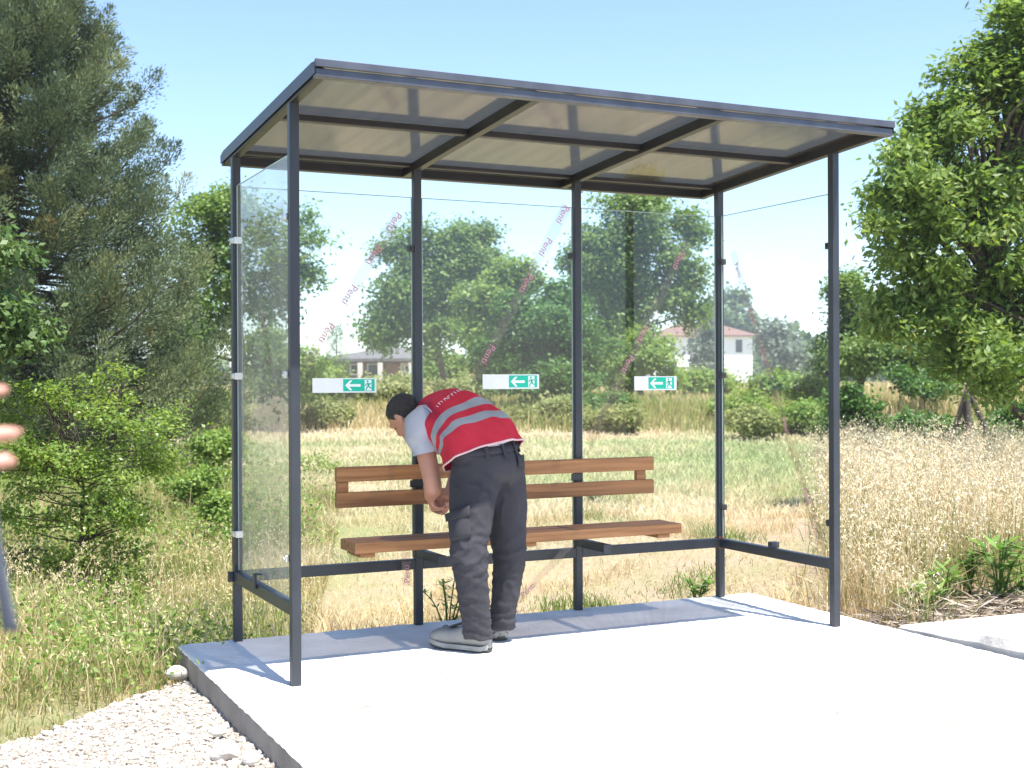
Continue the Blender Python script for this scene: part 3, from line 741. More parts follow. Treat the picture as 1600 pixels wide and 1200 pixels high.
# --- shirt body under the vest (visible as a light band at the waist), then the vest
R_lo, R_hi = cv(.80, .28, .54), cv(.58, .46, .64)
S = [at(756, 709, 5.90), at(748, 690, 5.92), at(735, 673, 5.97), at(716, 660, 6.03), at(697, 654, 6.08), at(674, 650, 6.12), at(655, 650, 6.14)]
aw = [.198, .192, .184, .182, .180, .158, .080]
bw = [.148, .134, .128, .134, .126, .100, .070]
nV = 30
C = spline(S, nV); AW = spline([[a] for a in aw], nV)[:, 0]; BW = spline([[a] for a in bw], nV)[:, 0]
RA, RB = [], []
for i in range(nV):
    t = i / (nV - 1); ax = nrm(C[min(i+1, nV-1)] - C[max(i-1, 0)])
    r = nrm(R_lo * (1 - ss(.1, .8, t)) + R_hi * ss(.1, .8, t)); r = nrm(r - ax * (r @ ax)); f = np.cross(ax, r)
    RA.append(r); RB.append(f)
RA, RB = np.array(RA), np.array(RB)
# which way the chest faces: RB must point to the belly side (down / away)
if (RB[10] @ np.array([0, 0, 1.0])) > 0: RB = -RB
nu = 64; th = np.arange(nu) * 2 * math.pi / nu
def vest_ring(i, grow=0.0):
    t = i / (nV - 1)
    c, s = np.cos(th), np.sin(th)
    c = np.sign(c) * np.abs(c) ** .85; s = np.sign(s) * np.abs(s) ** .85
    # back of the spine side flatter, belly side hangs
    hang = np.where(np.sin(th) > 0, 1.10 if t < .6 else 1.0, .92)
    return C[i] + c[:, None] * RA[i] * (AW[i] + grow) + (s * hang)[:, None] * RB[i] * (BW[i] + grow)
VV = np.concatenate([vest_ring(i) for i in range(nV)])
VN = np.concatenate([nrm_row for nrm_row in [(lambda q: q / np.linalg.norm(q, axis=1, keepdims=True))(vest_ring(i) - C[i]) for i in range(nV)]])
tpar = np.repeat(np.arange(nV) / (nV - 1), nu); upar = np.tile(th / (2 * math.pi), nV)
VV = wrinkle(VV, VN, .011, 6.0, 11.0); VV = wrinkle(VV, VN, .006, 13.0, 4.0)
# long soft folds running from the hem up the back
VV += VN * (.006 * np.sin(upar * 2 * math.pi * 9 + 5 * tpar) * (1 - ss(.15, .5, tpar)))[:, None]
VV += VN * (.004 * np.sin(upar * 2 * math.pi * 5 + 14 * tpar) * ss(.3, .6, tpar))[:, None]
# hem dips to the front on the left
Qv = [(i*nu+j, i*nu+(j+1)%nu, (i+1)*nu+(j+1)%nu, (i+1)*nu+j) for i in range(nV-1) for j in range(nu)]
nVV = len(VV); VVc = np.concatenate([VV, [C[-1] + (C[-1] - C[-2]) * .3]])
Tv = [(nVV, (nV-1)*nu+j, (nV-1)*nu+(j+1)%nu) for j in range(nu)]
M, nt, out = new_mat('red_vest'); L = nt.links.new
b = N(nt, 'ShaderNodeBsdfPrincipled'); b.inputs['Roughness'].default_value = .75; b.inputs['Specular IOR Level'].default_value = .25
at1 = N(nt, 'ShaderNodeAttribute'); at1.attribute_name = 'along'
def band(c0, c1):
    g = N(nt, 'ShaderNodeMath', operation='GREATER_THAN'); L(at1.outputs['Fac'], g.inputs[0]); g.inputs[1].default_value = c0
    l_ = N(nt, 'ShaderNodeMath', operation='LESS_THAN'); L(at1.outputs['Fac'], l_.inputs[0]); l_.inputs[1].default_value = c1
    mm = N(nt, 'ShaderNodeMath', operation='MULTIPLY'); L(g.outputs[0], mm.inputs[0]); L(l_.outputs[0], mm.inputs[1]); return mm
sm_ = N(nt, 'ShaderNodeMath', operation='ADD'); L(band(.215, .295).outputs[0], sm_.inputs[0]); L(band(.375, .455).outputs[0], sm_.inputs[1])
tc = N(nt, 'ShaderNodeTexCoord'); nz = N(nt, 'ShaderNodeTexNoise'); nz.inputs['Scale'].default_value = 9; nz.inputs['Detail'].default_value = 5; L(tc.outputs['Object'], nz.inputs[0])
rr = ramp(nt, [(.3, (.50,.018,.040)), (.7, (.62,.035,.062))]); L(nz.outputs[0], rr.inputs[0])
rg = ramp(nt, [(.3, (.27,.29,.31)), (.7, (.36,.38,.40))]); L(nz.outputs[0], rg.inputs[0])
mx = N(nt, 'ShaderNodeMix', data_type='RGBA'); L(sm_.outputs[0], mx.inputs[0]); L(rr.outputs[0], mx.inputs[6]); L(rg.outputs[0], mx.inputs[7])
L(mx.outputs[2], b.inputs['Base Color'])
tl = N(nt, 'ShaderNodeBsdfTranslucent'); L(mx.outputs[2], tl.inputs[0])
ms = N(nt, 'ShaderNodeMixShader'); ms.inputs[0].default_value = .12; L(b.outputs[0], ms.inputs[1]); L(tl.outputs[0], ms.inputs[2]); L(ms.outputs[0], out.inputs[0])
n3 = N(nt, 'ShaderNodeTexNoise'); n3.inputs['Scale'].default_value = 240; L(tc.outputs['Object'], n3.inputs[0])
bp = N(nt, 'ShaderNodeBump'); bp.inputs['Strength'].default_value = .12; L(n3.outputs[0], bp.inputs['Height']); L(bp.outputs[0], b.inputs['Normal'])
vest = mk('vest', VVc, Tv, Qv, M, WK, True, {'along': np.append(tpar, 1.0)})
hem = VV[:nu]; mbp = MB(); mbp.tube(np.concatenate([hem, hem[:2]]), .0045, 6, False); mbp.build('hem_piping', M_PIPE, vest, True)
# shirt tail: light band between vest and trousers
mbp = MB(); mbp.ring_loft([WAIST + wup * .030, WAIST + wup * .05, C[2]], [rwst * .176, rwst * .174, RA[2] * .176], [fwd * .115, fwd * .112, RB[2] * .122], 32, False)
mbp.build('tshirt', pbr('white_tshirt_tail', (.70,.70,.74), (.78,.78,.82), 6, .9), WK, True)

# --- arms
SHL = at(657, 667, 6.00); ELL = at(677, 760, 5.98); WRL = at(672, 776, 6.16)
SHR = at(704, 640, 6.30); ELR = at(716, 742, 6.33); WRR = at(700, 780, 6.24)
body = MB()
HC = at(634, 649, 6.14)
hup = cv(-.62, .60, .28); hfw = nrm(cv(-.35, -.86, .38)); hfw = nrm(hfw - hup * (hfw @ hup)); hrt = np.cross(hfw, hup)
NECK = at(660, 657, 6.12)
body.ball(HC + hup * .015, np.array([hrt * .070, hfw * .089, hup * .082]), 24, 16)
body.ball(HC - hup * .055 + hfw * .028, np.array([hrt * .058, hfw * .062, hup * .066]), 20, 12)
body.ball(HC - hup * .098 + hfw * .058, np.array([hrt * .028, hfw * .024, hup * .022]), 12, 8)     # chin
body.tube([HC - hup * .045 + hfw * .086, HC - hup * .025 + hfw * .103, HC + hup * .01 + hfw * .092], [.013, .012, .008], 8)   # nose
body.tube([HC + hup * .018 - hrt * .04 + hfw * .082, HC + hup * .022 + hfw * .09, HC + hup * .018 + hrt * .04 + hfw * .082], .011, 8)  # brow
body.tube([HC - hup * .072 - hrt * .02 + hfw * .086, HC - hup * .072 + hfw * .092, HC - hup * .072 + hrt * .02 + hfw * .086], .008, 8)  # lips
for s in (-1, 1):
    ec = HC - hup * .012 + hrt * s * .074 - hfw * .006
    body.ball(ec, np.array([hrt * .010, (hfw * .8 + hup * .2) * .020, hup * .032]), 12, 8)
body.tube([HC - hup * .05 - hfw * .02, NECK, at(672, 655, 6.11)], [.060, .064, .075], 16)
body.ring_loft(C[6:29:2], [RA[i] * (AW[i] - .03) for i in range(6, 29, 2)], [RB[i] * (BW[i] - .025) for i in range(6, 29, 2)], 20)
def armtube(Sh, El, Wr, rs):
    P = spline([Sh, Sh * .5 + El * .5, El * .9 + Sh * .1, El * .85 + Wr * .15, El * .4 + Wr * .6, Wr], 20)
    body.tube(P, spline([[r] for r in rs], 20)[:, 0], 14)
armtube(SHL, ELL, WRL, [.052, .047, .043, .043, .036, .028])
armtube(SHR, ELR, WRR, [.052, .047, .043, .043, .036, .028])
def hand(mb, Wr, d, palmn, side, curls, spread=.10, thumb=.6, scale=1.0):
    """palm, four bent fingers, thumb. d: wrist->knuckles, palmn: palm normal, side: towards the thumb"""
    d = nrm(d); palmn = nrm(np.array(palmn) - d * (np.array(palmn) @ d)); sd = nrm(np.cross(d, palmn)) * side; k = scale
    mb.ring_loft([Wr, Wr + d * .03 * k, Wr + d * .065 * k, Wr + d * .090 * k], [sd * .027 * k, sd * .036 * k, sd * .041 * k, sd * .040 * k], [palmn * .020 * k, palmn * .019 * k, palmn * .017 * k, palmn * .012 * k], 14)
    tips = []
    for i, (off, ln, r) in enumerate(((.030, .072, .0092), (.010, .080, .0095), (-.010, .074, .0090), (-.029, .058, .0080))):
        p = Wr + d * (.082 - .006 * abs(i - 1)) * k + sd * off * k
        a = curls[i]; dd = nrm(d + sd * off * spread * 20); P = [p - dd * .02 * k, p]
        for sgm, bend in ((.46, a * .8), (.31, a * 1.1), (.23, a * .7)):
            c_, s_ = math.cos(bend), math.sin(bend); dd, _ = nrm(dd * c_ + palmn * s_), 0
            P.append(P[-1] + dd * ln * sgm * k)
        mb.tube(spline(P, 11), np.linspace(r * 1.08, r * .82, 11) * k, 8); mb.ball(P[-1], (r * .80 * k,) * 3, 8, 6); tips.append(P)
    p = Wr + d * .022 * k + sd * .026 * k
    P = [p, p + nrm(sd * .6 + d * .7 + palmn * .35 * thumb) * .032 * k, p + nrm(sd * .45 + d * .9 + palmn * .6 * thumb) * .056 * k, p + nrm(sd * .15 + d * .9 + palmn * .85 * thumb) * .074 * k]
    mb.tube(spline(P, 9), np.linspace(.0125, .0088, 9) * k, 8); mb.ball(P[-1], (.0088 * k,) * 3, 8, 6)
    return tips
hand(body, WRL, cv(.05, -.55, .75), cv(.8, .1, .2), 1, (1.25, 1.3, 1.3, 1.35), .012, 1.5, .95)
hand(body, WRR, cv(-.15, -.6, .5), cv(-.7, .2, .3), -1, (1.2, 1.25, 1.3, 1.3), .012, 1.5, .95)
# pelvis and legs run inside the trousers so the body is one figure
body.ring_loft([C[6], C[2], WAIST, PELV, PELV - wup * .08], [RA[6] * .15, RA[2] * .15, rgt * .15, rgt * .15, rgt * .10], [RB[6] * .09, RB[2] * .09, fwd * .09, fwd * .10, fwd * .07], 18)
for H, K, A in ((HIPL, KNEEL, ANKL), (HIPR, KNEER, ANKR)):
    body.tube(spline([PELV * .5 + H * .5, H, K, A, A + np.array([0, 0, -.005])], 16), spline([[.07], [.075], [.052], [.034], [.030]], 16)[:, 0], 14)
V, Nn, T, Q = remesh(body, .0055, 5)
mk('body', V, T, Q, M_SKIN, WK, True)
# hair: cropped cap over the skull, thinner at the sides
hb = MB(); hb.ball(HC + hup * .018 - hfw * .004, np.array([hrt * .0755, hfw * .0945, hup * .090]), 48, 32)
V, T, Q = hb.get(); q = V - HC; a_up, a_f, a_r = q @ hup, q @ hfw, q @ hrt
line = -.048 + .085 * ss(-.02, .085, a_f) - .018 * ss(.0, .08, -a_f)
cut = a_up < line + .006 * np.sin(a_f * 140) * .4
depth_ = np.clip((a_up - line) / .05, 0, 1)
nn = q / np.linalg.norm(q, axis=1, keepdims=True)
V = V - nn * ((1 - depth_) * .010)[:, None] + nn * (.004 * np.array([mnoise.noise(Vector(p * 90)) for p in V]))[:, None] * depth_[:, None]
V = np.where(cut[:, None], HC + (V - HC) * .80, V)
mk('hair', V, T, Q, M_HAIR, WK, True)
M_EYE = pbr('eye', (.05,.03,.02), (.10,.06,.04), 30, .2)
for s_ in (-1, 1): MB().ball(HC - hup * .005 + hrt * s_ * .031 + hfw * .072, (.009, .009, .009), 10, 8).build('eye', M_EYE, WK, True)
# sleeves with their cuffs open on the arms
def sleeve(Sh, inner, El, rr, endt):
    E_ = Sh * (1 - endt) + El * endt; ax = nrm(El - Sh)
    P = spline([inner, Sh * .65 + inner * .35, Sh + ax * .03, Sh * .5 + E_ * .5, E_], 16); Rr = spline([[r] for r in rr], 16)[:, 0]
    mb = MB(); mb.tube(P, Rr, 26, False); V, _, Q = mb.get()
    mb2 = MB(); mb2.tube([P[-1], P[-1] - ax * .03], [Rr[-1] * .97, Rr[-1] * .9], 26, False); V2, _, Q2 = mb2.get()
    q = V - P.repeat(26, 0); nn = q / np.linalg.norm(q, axis=1, keepdims=True)
    V = wrinkle(V, nn, .007, 9, 5.0); V = V + nn * (.004 * np.sin((V - Sh) @ nrm(ax + .6 * RT) * 70))[:, None]
    mk('sleeve', np.concatenate([V, V2]), None, np.concatenate([Q, Q2 + len(V)]), M_TEE, WK, True)
sleeve(SHL, at(680, 660, 6.06), ELL, [.085, .094, .086, .072, .068], .45)
sleeve(SHR, at(690, 650, 6.18), ELR, [.090, .086, .075, .066, .062], .45)
# armhole piping on the left
def armhole(c, ax, r1, r2, spin):
    ax = nrm(ax); a = nrm(np.cross(ax, [0, 0, 1.0])); b = np.cross(ax, a); P = []
    for k in range(41):
        t = 2 * math.pi * k / 40; p = c + a * math.cos(t) * r1 + b * math.sin(t) * r2; P.append(p)
    return P
mbp = MB(); mbp.tube(armhole(at(664, 666, 6.005), SHL - at(690, 660, 6.08), .094, .098, 0), .0042, 6, False); mbp.build('armhole_piping', M_PIPE, vest, True)
# a short row of white printed letters across the shoulders, too small to read
def on_vest(u, t, lift=.004):
    f = t * (nV - 1); i = min(int(f), nV - 2); w_ = f - i; jf = (u % 1) * nu; j = int(jf) % nu; wj = jf - int(jf)
    g = lambda a, b_: VV[a*nu + b_ % nu]
    p = (g(i, j)*(1-wj)+g(i, j+1)*wj)*(1-w_) + (g(i+1, j)*(1-wj)+g(i+1, j+1)*wj)*w_
    n_ = nrm(p - (C[i]*(1-w_)+C[i+1]*w_)); return p + n_ * lift
UB = .75 if (RB[10] @ np.array([0, 0, 1.0])) < 0 else .25
mb = MB(); r_ = random.Random(4)
for k in range(9):
    u0 = UB - .062 + .015 * k
    pa = [on_vest(u0, .56), on_vest(u0 + .003, .592), on_vest(u0 + .010, .590), on_vest(u0 + .010, .562)][:r_.choice((2, 3, 4))]
    mb.tube(pa if len(pa) > 1 else pa * 2, .0017, 5)
mb.build('lettering', pbr('vest_print', (.78,.70,.74), (.85,.78,.82), 20, .7), vest)
# shoes
def shoe(heel, toe, lab=None, ht=.075):
    d = nrm(np.array([toe[0]-heel[0], toe[1]-heel[1], 0])); s = np.cross(d, [0, 0, 1.0]); Ln = .32
    h = np.array([heel[0], heel[1], 0.0]); z = np.array([0, 0, 1.0])
    prof = [(.0, .020, .100), (.03, .038, .128), (.075, .042, .134), (.12, .043, .118), (.165, .047, .100), (.21, .053, .090), (.25, .051, .080), (.28, .037, .064), (.295, .014, .046)]
    prof = [(x * 1.09, w, t + (.010 if x > .2 else 0)) for x, w, t in prof]; c = spline(prof, 26); C_, A_, B_ = [], [], []
    for (x, w, t) in c: C_.append(h + d * x + z * (t + .020) / 2); A_.append(s * w); B_.append(z * (t - .020) / 2)
    mb = MB(); mb.ring_loft(C_, A_, B_, 20, True, 2.6); V, T, Q = mb.get()
    cen = h + d * .15 + z * .04; nn = V - cen; nn /= np.linalg.norm(nn, axis=1, keepdims=True); V = wrinkle(V, nn, .003, 22, 2)
    o = mk('shoe', V, T, Q, M_SHOE, WK, True)
    mb = MB(); pl = []
    for (x, w, t) in spline(prof, 18): pl.append((x, w + .004))
    def solelayer(z0, z1, grow, name, mat):
        tz = lambda x: z * (.016 * ss(.20, .33, x) + .006 * ss(.03, 0, x))
        top = [h + d * x + s * (w + grow) + tz(x) for x, w in pl] + [h + d * x - s * (w + grow) + tz(x) for x, w in pl[::-1]]
        m = len(top); V = [p + z * z0 for p in top] + [p + z * (z1 + (.008 if i in (0, m - 1) else 0)) for i, p in enumerate(top)]
        Q = [(i, (i+1) % m, m+(i+1) % m, m+i) for i in range(m)]; k = len(pl)
        for i in range(k - 1): Q.append((i, m-1-i, m-2-i, i+1)); Q.append((m+i, m+i+1, 2*m-2-i, 2*m-1-i))
        return mk(name, V, None, Q, mat, o)
    solelayer(.010, .030, .001, 'sole', M_SOLE); solelayer(.0, .0095, -.003, 'tread', M_SOLED)
    mb = MB(); mb.tube([h + d * .062 + z * .092, h + d * .066 + z * .120, h + d * .068 + z * .135], [.038, .043, .041], 16)
    mb.build('collar', M_SOLE, o, True)
    mb = MB(); tg = spline([h + d * .10 + z * .150, h + d * .135 + z * .128, h + d * .175 + z * .112, h + d * .205 + z * .102], 10)
    mb.ring_loft(tg, [s * .024] * 10, [nrm(d * .4 + z) * .006] * 10, 12); mb.build('tongue', M_BELT, o, True)
    mb = MB(); tc = []
    for a_ in np.linspace(-1.25, 1.25, 15): tc.append(h + d * (.235 + .012 * math.cos(a_ * 1.2)) + s * .0535 * math.sin(a_) + z * (.040 + .062 * max(0, math.cos(a_ * 1.18)) ** .8))
    mb.tube(tc, .003, 6); mb.build('toe_seam', M_SOLE, o, True)
    mb = MB()
    for x in (.115, .135, .155): mb.tube([h + d * x + s * .024 + z * (.118 - (x - .11) * .45), h + d * x + z * (.126 - (x - .11) * .45), h + d * x - s * .024 + z * (.118 - (x - .11) * .45)], .0035, 6)
    mb.build('lace', M_SOLED, o, True)
t_ = onZ(669, 1008, 0); h_ = onZ(766, 1020, 0); shoe(h_, t_)
h_ = onZ(783, 1002, 0); shoe(h_, h_ + cv(-.25, 0, 1) * .295)
# ---------------------------------------------------------------- second person at the left edge, mostly out of frame
P2 = empty('person', (*world_dl(.95, -.90), -.10), 'person in dark navy at the left edge of the photo, only fingertips showing', 'person')
def bystander():
    o2 = np.array(P2.location); z = np.array([0, 0, 1.0]); f = nrm(np.array([FW[0], FW[1], 0]) + .5 * np.array([RT[0], RT[1], 0])); r = np.cross(f, z)
    def q(a, b, c): return o2 + r * a + f * b + z * c
    def bodymesh(grow):
        return None
    skin = MB(); hc = q(0, .03, 1.66)
    skin.ball(hc + z * .02, np.array([r * .074, f * .095, z * .090]), 22, 14); skin.ball(hc - z * .06 + f * .03, np.array([r * .056, f * .062, z * .065]), 18, 12)
    skin.tube([hc - z * .035 + f * .088, hc - z * .015 + f * .106, hc + z * .02 + f * .094], [.013, .012, .008], 8)
    skin.tube([hc - z * .075 - r * .022 + f * .086, hc - z * .075 + f * .093, hc - z * .075 + r * .022 + f * .086], .008, 8)
    for s in (-1, 1): skin.ball(hc - z * .01 + r * s * .075, np.array([r * .010, f * .02, z * .032]), 10, 8)
    skin.tube([hc - z * .04 - f * .02, q(0, 0, 1.50), q(0, 0, 1.40)], [.058, .060, .085], 14)
    skin.ring_loft([q(0, 0, 1.44), q(0, 0, 1.30), q(0, 0, 1.1), q(0, 0, .95), q(0, 0, .84)], [r * .13, r * .17, r * .145, r * .16, r * .12], [f * .07, f * .10, f * .09, f * .10, f * .08], 20)
    tip = at(36, 676, .97)                       # middle of the three visible fingertips
    wr = tip - RT * .165 - FW * .045 - UP * .012
    shR, shL = q(.19, 0, 1.40), q(-.19, 0, 1.40); elR = q(.25, .10, 1.12)
    def arm(a, b, c):
        skin.tube(spline([a, a*.5+b*.5, b*.92+a*.08, b*.85+c*.15, c*.6+b*.4, c], 18), spline([[.05],[.046],[.042],[.041],[.036],[.028]], 18)[:, 0], 14)
    arm(shR, elR, wr); wl = q(-.24, .12, .86); arm(shL, q(-.26, -.02, 1.12), wl)
    hand(skin, wl, -z + f * .2, r, 1, (.4, .45, .5, .5), .01, .5)
    # right hand held up, three fingers spread towards the shelter
    d = nrm(RT + .25 * FW); pn = nrm(FW); sd = UP
    skin.ring_loft([wr, wr + d * .03, wr + d * .065, wr + d * .092], [sd * .028, sd * .036, sd * .042, sd * .041], [pn * .020, pn * .019, pn * .017, pn * .012], 14)
    for px, py, off, rr_ in ((13, 610, .034, .0072), (34, 676, .007, .0078), (26, 722, -.015, .0072), (-26, 757, -.036, .0068)):
        base = wr + d * .078 + sd * off; tp = at(px - 9, py, .97)
        mid = base * .5 + tp * .5 - FW * .012
        skin.tube(spline([base - d * .02, base, mid, tp], 11), np.linspace(rr_ * 1.12, rr_ * .88, 11), 10); skin.ball(tp, (rr_ * .88,) * 3, 10, 8)
    b = wr + d * .025 + sd * .026
    skin.tube(spline([b, b + sd * .03 + d * .02, b + sd * .045 + d * .05, b + sd * .05 + d * .075], 9), np.linspace(.0125, .0088, 9), 8)
    for s in (-1, 1): skin.tube([q(s * .09, 0, .90), q(s * .10, .01, .48), q(s * .10, 0, .08)], [.075, .052, .04], 14)
    V, Nn, T, Q = remesh(skin, .0055, 4); mk('body', V, T, Q, pbr('pink_skin', (.50,.23,.17), (.58,.29,.22), 6, .45), P2, True)
    navy = pbr('navy_cloth', (.018,.022,.034), (.028,.034,.050), 5, .85, 0, .2, 250)
    c = MB(); c.ring_loft([q(0, 0, 1.47), q(0, 0, 1.42), q(0, 0, 1.30), q(0, 0, 1.1), q(0, 0, .92)], [r * .10, r * .17, r * .195, r * .175, r * .185], [f * .08, f * .095, f * .125, f * .12, f * .125], 24)
    e2 = wr * .75 + elR * .25; c.tube(spline([shR, shR*.5+elR*.5, elR, e2], 14), np.linspace(.075, .045, 14), 16)
    eL = q(-.26, -.02, 1.12); c.tube(spline([shL, shL*.5+eL*.5, eL, wl*.8+eL*.2], 14), np.linspace(.075, .046, 14), 16)
    V, Nn, T, Q = remesh(c, .011, 5); V = wrinkle(V, Nn, .008, 7, 2.0); mk('jacket', V, T, Q, navy, P2, True)
    c = MB(); c.ring_loft([q(0, 0, .98), q(0, 0, .90), q(0, 0, .82)], [r * .165, r * .175, r * .165], [f * .115, f * .125, f * .115], 22)
    for s in (-1, 1): c.tube([q(s * .088, 0, .86), q(s * .10, .01, .48), q(s * .10, 0, .06)], [.10, .078, .07], 16)
    V, Nn, T, Q = remesh(c, .011, 5); V = wrinkle(V, Nn, .008, 7, 6.0); mk('trousers', V, T, Q, navy, P2, True)
    hb = MB(); hb.ball(hc + z * .03 - f * .008, np.array([r * .082, f * .100, z * .092]), 30, 20); V, T, Q = hb.get(); k = V - hc
    cut = (k @ z) < -.03 + .10 * ss(0, .08, k @ f); V = np.where(cut[:, None], hc + (V - hc) * .8, V); mk('hair', V, T, Q, M_HAIR, P2, True)
    for s in (-1, 1):
        m_ = MB(); h = q(s * .10, -.08, 0); h[2] = -.10
        prof = [(.0,.018,.078),(.05,.036,.10),(.12,.037,.09),(.2,.047,.06),(.26,.04,.05),(.28,.012,.036)]
        m_.ring_loft([h + f * x + z * (t / 2) for x, w, t in prof], [r * w for x, w, t in prof], [z * t / 2 for x, w, t in prof], 16); m_.build('shoe', M_SOLED, P2, True)
    # dark cord hanging from the wrist
    m_ = MB(); pts = [at(-16, 740, .97), at(-12, 800, .97), at(-3, 870, .975), at(8, 940, .98), at(16, 985, .985)]
    C_ = spline(pts, 14); m_.ring_loft(C_, [RT * w for w in np.linspace(.003, .0065, 14)], [FW * .0025] * 14, 10)
    so = m_.build('wrist_strap', pbr('strap_cloth', (.09,.105,.14), (.12,.135,.17), 9, .9), P2, True)
bystander()

# ---------------------------------------------------------------- vegetation helpers
def leaf_arrays(Cn, Nm, Ax, ln, wd, fold=.25):
    """diamond leaves: centre base Cn, normal Nm, axis Ax"""
    Sd = np.cross(Nm, Ax); Sd /= np.linalg.norm(Sd, axis=1, keepdims=True) + 1e-9
    ln = np.broadcast_to(np.asarray(ln, float), (len(Cn),))[:, None]; wd = np.broadcast_to(np.asarray(wd, float), (len(Cn),))[:, None]
    base = Cn; tip = Cn + Ax * ln; mid = Cn + Ax * ln * .45 - Nm * wd * fold
    l_ = mid + Sd * wd / 2 + Nm * wd * fold; r_ = mid - Sd * wd / 2 + Nm * wd * fold
    V = np.stack([base, l_, tip, r_], 1).reshape(-1, 3); i = np.arange(len(Cn))[:, None] * 4
    F = np.concatenate([i + np.array([[0, 2, 1]]), i + np.array([[0, 3, 2]])], 1).reshape(-1, 3)
    return V, F
def unit(v): return v / (np.linalg.norm(v, axis=1, keepdims=True) + 1e-9)
def B(px, py, rx, ry, d, dd=0, w=None):
    """crown lobe: photo centre and radii at depth d -> world lobe"""
    s = d / F_PX; c = at(px, py, d + dd)
    return (c, np.array([rx * s, rx * s * .9, ry * s]), w if w else rx * ry)
def crown_points(blobs, n, r, shell=.5, nsub=8):
    sub = []
    for c, R_, w in blobs:
        for _ in range(nsub):
            u = unit(r.normal(size=(1, 3)))[0]; k = r.uniform(.28, .52)
            sub.append((c + u * R_ * r.uniform(.55, .92), R_ * k * np.array([1, 1, r.uniform(.6, 1.0)]), w * k * k))
        sub.append((c, R_ * .6, w * .22))
    blobs = sub
    w = np.array([b[2] for b in blobs], float); w /= w.sum(); k = r.choice(len(blobs), n, p=w)
    u = unit(r.normal(size=(n, 3))); rad = (shell + (1 - shell) * r.uniform(0, 1, n) ** .6)[:, None]
    c = np.array([b[0] for b in blobs])[k]; R_ = np.array([b[1] for b in blobs])[k]
    return c + u * R_ * rad * (1 + .12 * r.normal(size=(n, 1))), u
def tree(name, label, cat, base, blobs, mat, bark, seed, n_clump, clump_r, per, ln, wd, trunk_r, group=None, limbs=30, shell=.45, droop=.0, trunk_to=None, parts=('trunk', 'crown')):
    r = np.random.default_rng(seed); base = np.array(base, float)
    root = empty(name, base, label, cat, group)
    P, U = crown_points(blobs, n_clump, r, shell)
    P[:, 2] = np.maximum(P[:, 2], base[2] + .05)
    cen = np.average([b[0] for b in blobs], axis=0, weights=[b[2] for b in blobs])
    n = n_clump * per; ci = np.repeat(np.arange(n_clump), per)
    rad = clump_r * r.uniform(.6, 1.4, n_clump)[ci][:, None]
    off = r.normal(size=(n, 3)) * np.array([.55, .55, .38]); Cn = P[ci] + off * rad
    out = unit(Cn - cen); Nm = unit(out * .55 + np.array([0, 0, .75]) + r.normal(size=(n, 3)) * .65)
    Ax = unit(np.cross(Nm, r.normal(size=(n, 3)))) + np.array([0, 0, -droop]); Ax = unit(Ax + .4 * unit(off)); 
    Ax = unit(Ax - Nm * (Ax * Nm).sum(1, keepdims=True))
    sc = r.uniform(.65, 1.25, n); V, F = leaf_arrays(Cn, Nm, Ax, ln * sc, wd * sc)
    rv = np.clip(r.uniform(0, 1, n_clump)[ci] * .45 + r.uniform(0, 1, n) * .55, 0, 1)
    mk(parts[1], V, F, None, mat, root, False, {'rnd': np.repeat(rv, 4)})
    mb = MB(); top = trunk_to if trunk_to is not None else cen + np.array([0, 0, .05 * np.ptp([b[0][2] for b in blobs]) if len(blobs) > 1 else .2])
    pts = spline([base - np.array([0, 0, .1]), base * .6 + top * .4 + r.normal(size=3) * trunk_r * .8, base * .2 + top * .8 + r.normal(size=3) * trunk_r, top], 12)
    mb.tube(pts, np.linspace(trunk_r * 1.1, trunk_r * .22, 12), 8)
    sel = r.choice(n_clump, min(limbs, n_clump), replace=False)
    for i in sel:
        e_ = P[i]; h = np.clip((e_[2] - base[2]) / (top[2] - base[2] + 1e-6) * .75, .12, .95); st = pts[int(h * 11)]
        mid = st * .5 + e_ * .5 + r.normal(size=3) * np.linalg.norm(e_ - st) * .08 + np.array([0, 0, .06 * np.linalg.norm(e_ - st)])
        q0 = trunk_r * (1 - h * .7) * .5; mb.tube(spline([st, mid, e_], 6), np.linspace(q0, max(.004, q0 * .18), 6), 5, False)
    mb.build(parts[0], bark, root, True)
    return root
def ground_at(px, d):
    x, y = world_dl(d, (px - 800) * d / F_PX); return np.array([x, y, float(gz(x, y))])
M_BARK = pbr('bark', (.09,.07,.05), (.17,.14,.105), 14, .95, 0, .8, 30, 6, (1, 1, .3))
M_BARKD = pbr('dark_bark', (.05,.037,.027), (.10,.075,.055), 14, .95, 0, .8, 30, 6, (1, 1, .3))
L_WAL = leaf_mat('walnut_leaf', [(0, (.080,.145,.028)), (.5, (.150,.240,.050)), (.85, (.24,.32,.09)), (1, (.35,.385,.14))], .44, .5, .35)
L_MID = leaf_mat('field_tree_leaf', [(0, (.072,.138,.034)), (.5, (.132,.222,.055)), (1, (.24,.315,.095))], .40, .5)
L_LIGHT = leaf_mat('light_leaf', [(0, (.095,.175,.034)), (.5, (.165,.265,.052)), (1, (.28,.35,.10))], .42, .5)
L_DARK = leaf_mat('dark_leaf', [(0, (.036,.098,.020)), (.5, (.068,.155,.030)), (1, (.125,.22,.05))], .32, .5)
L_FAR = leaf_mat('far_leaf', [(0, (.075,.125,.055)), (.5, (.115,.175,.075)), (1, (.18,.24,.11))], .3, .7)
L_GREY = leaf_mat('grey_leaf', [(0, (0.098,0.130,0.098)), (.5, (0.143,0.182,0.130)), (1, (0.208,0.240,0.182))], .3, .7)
L_SHRUB = leaf_mat('shrub_leaf', [(0, (.085,.155,.028)), (.4, (.15,.24,.042)), (.8, (.23,.32,.065)), (1, (.33,.39,.10))], .45, .4, .45)
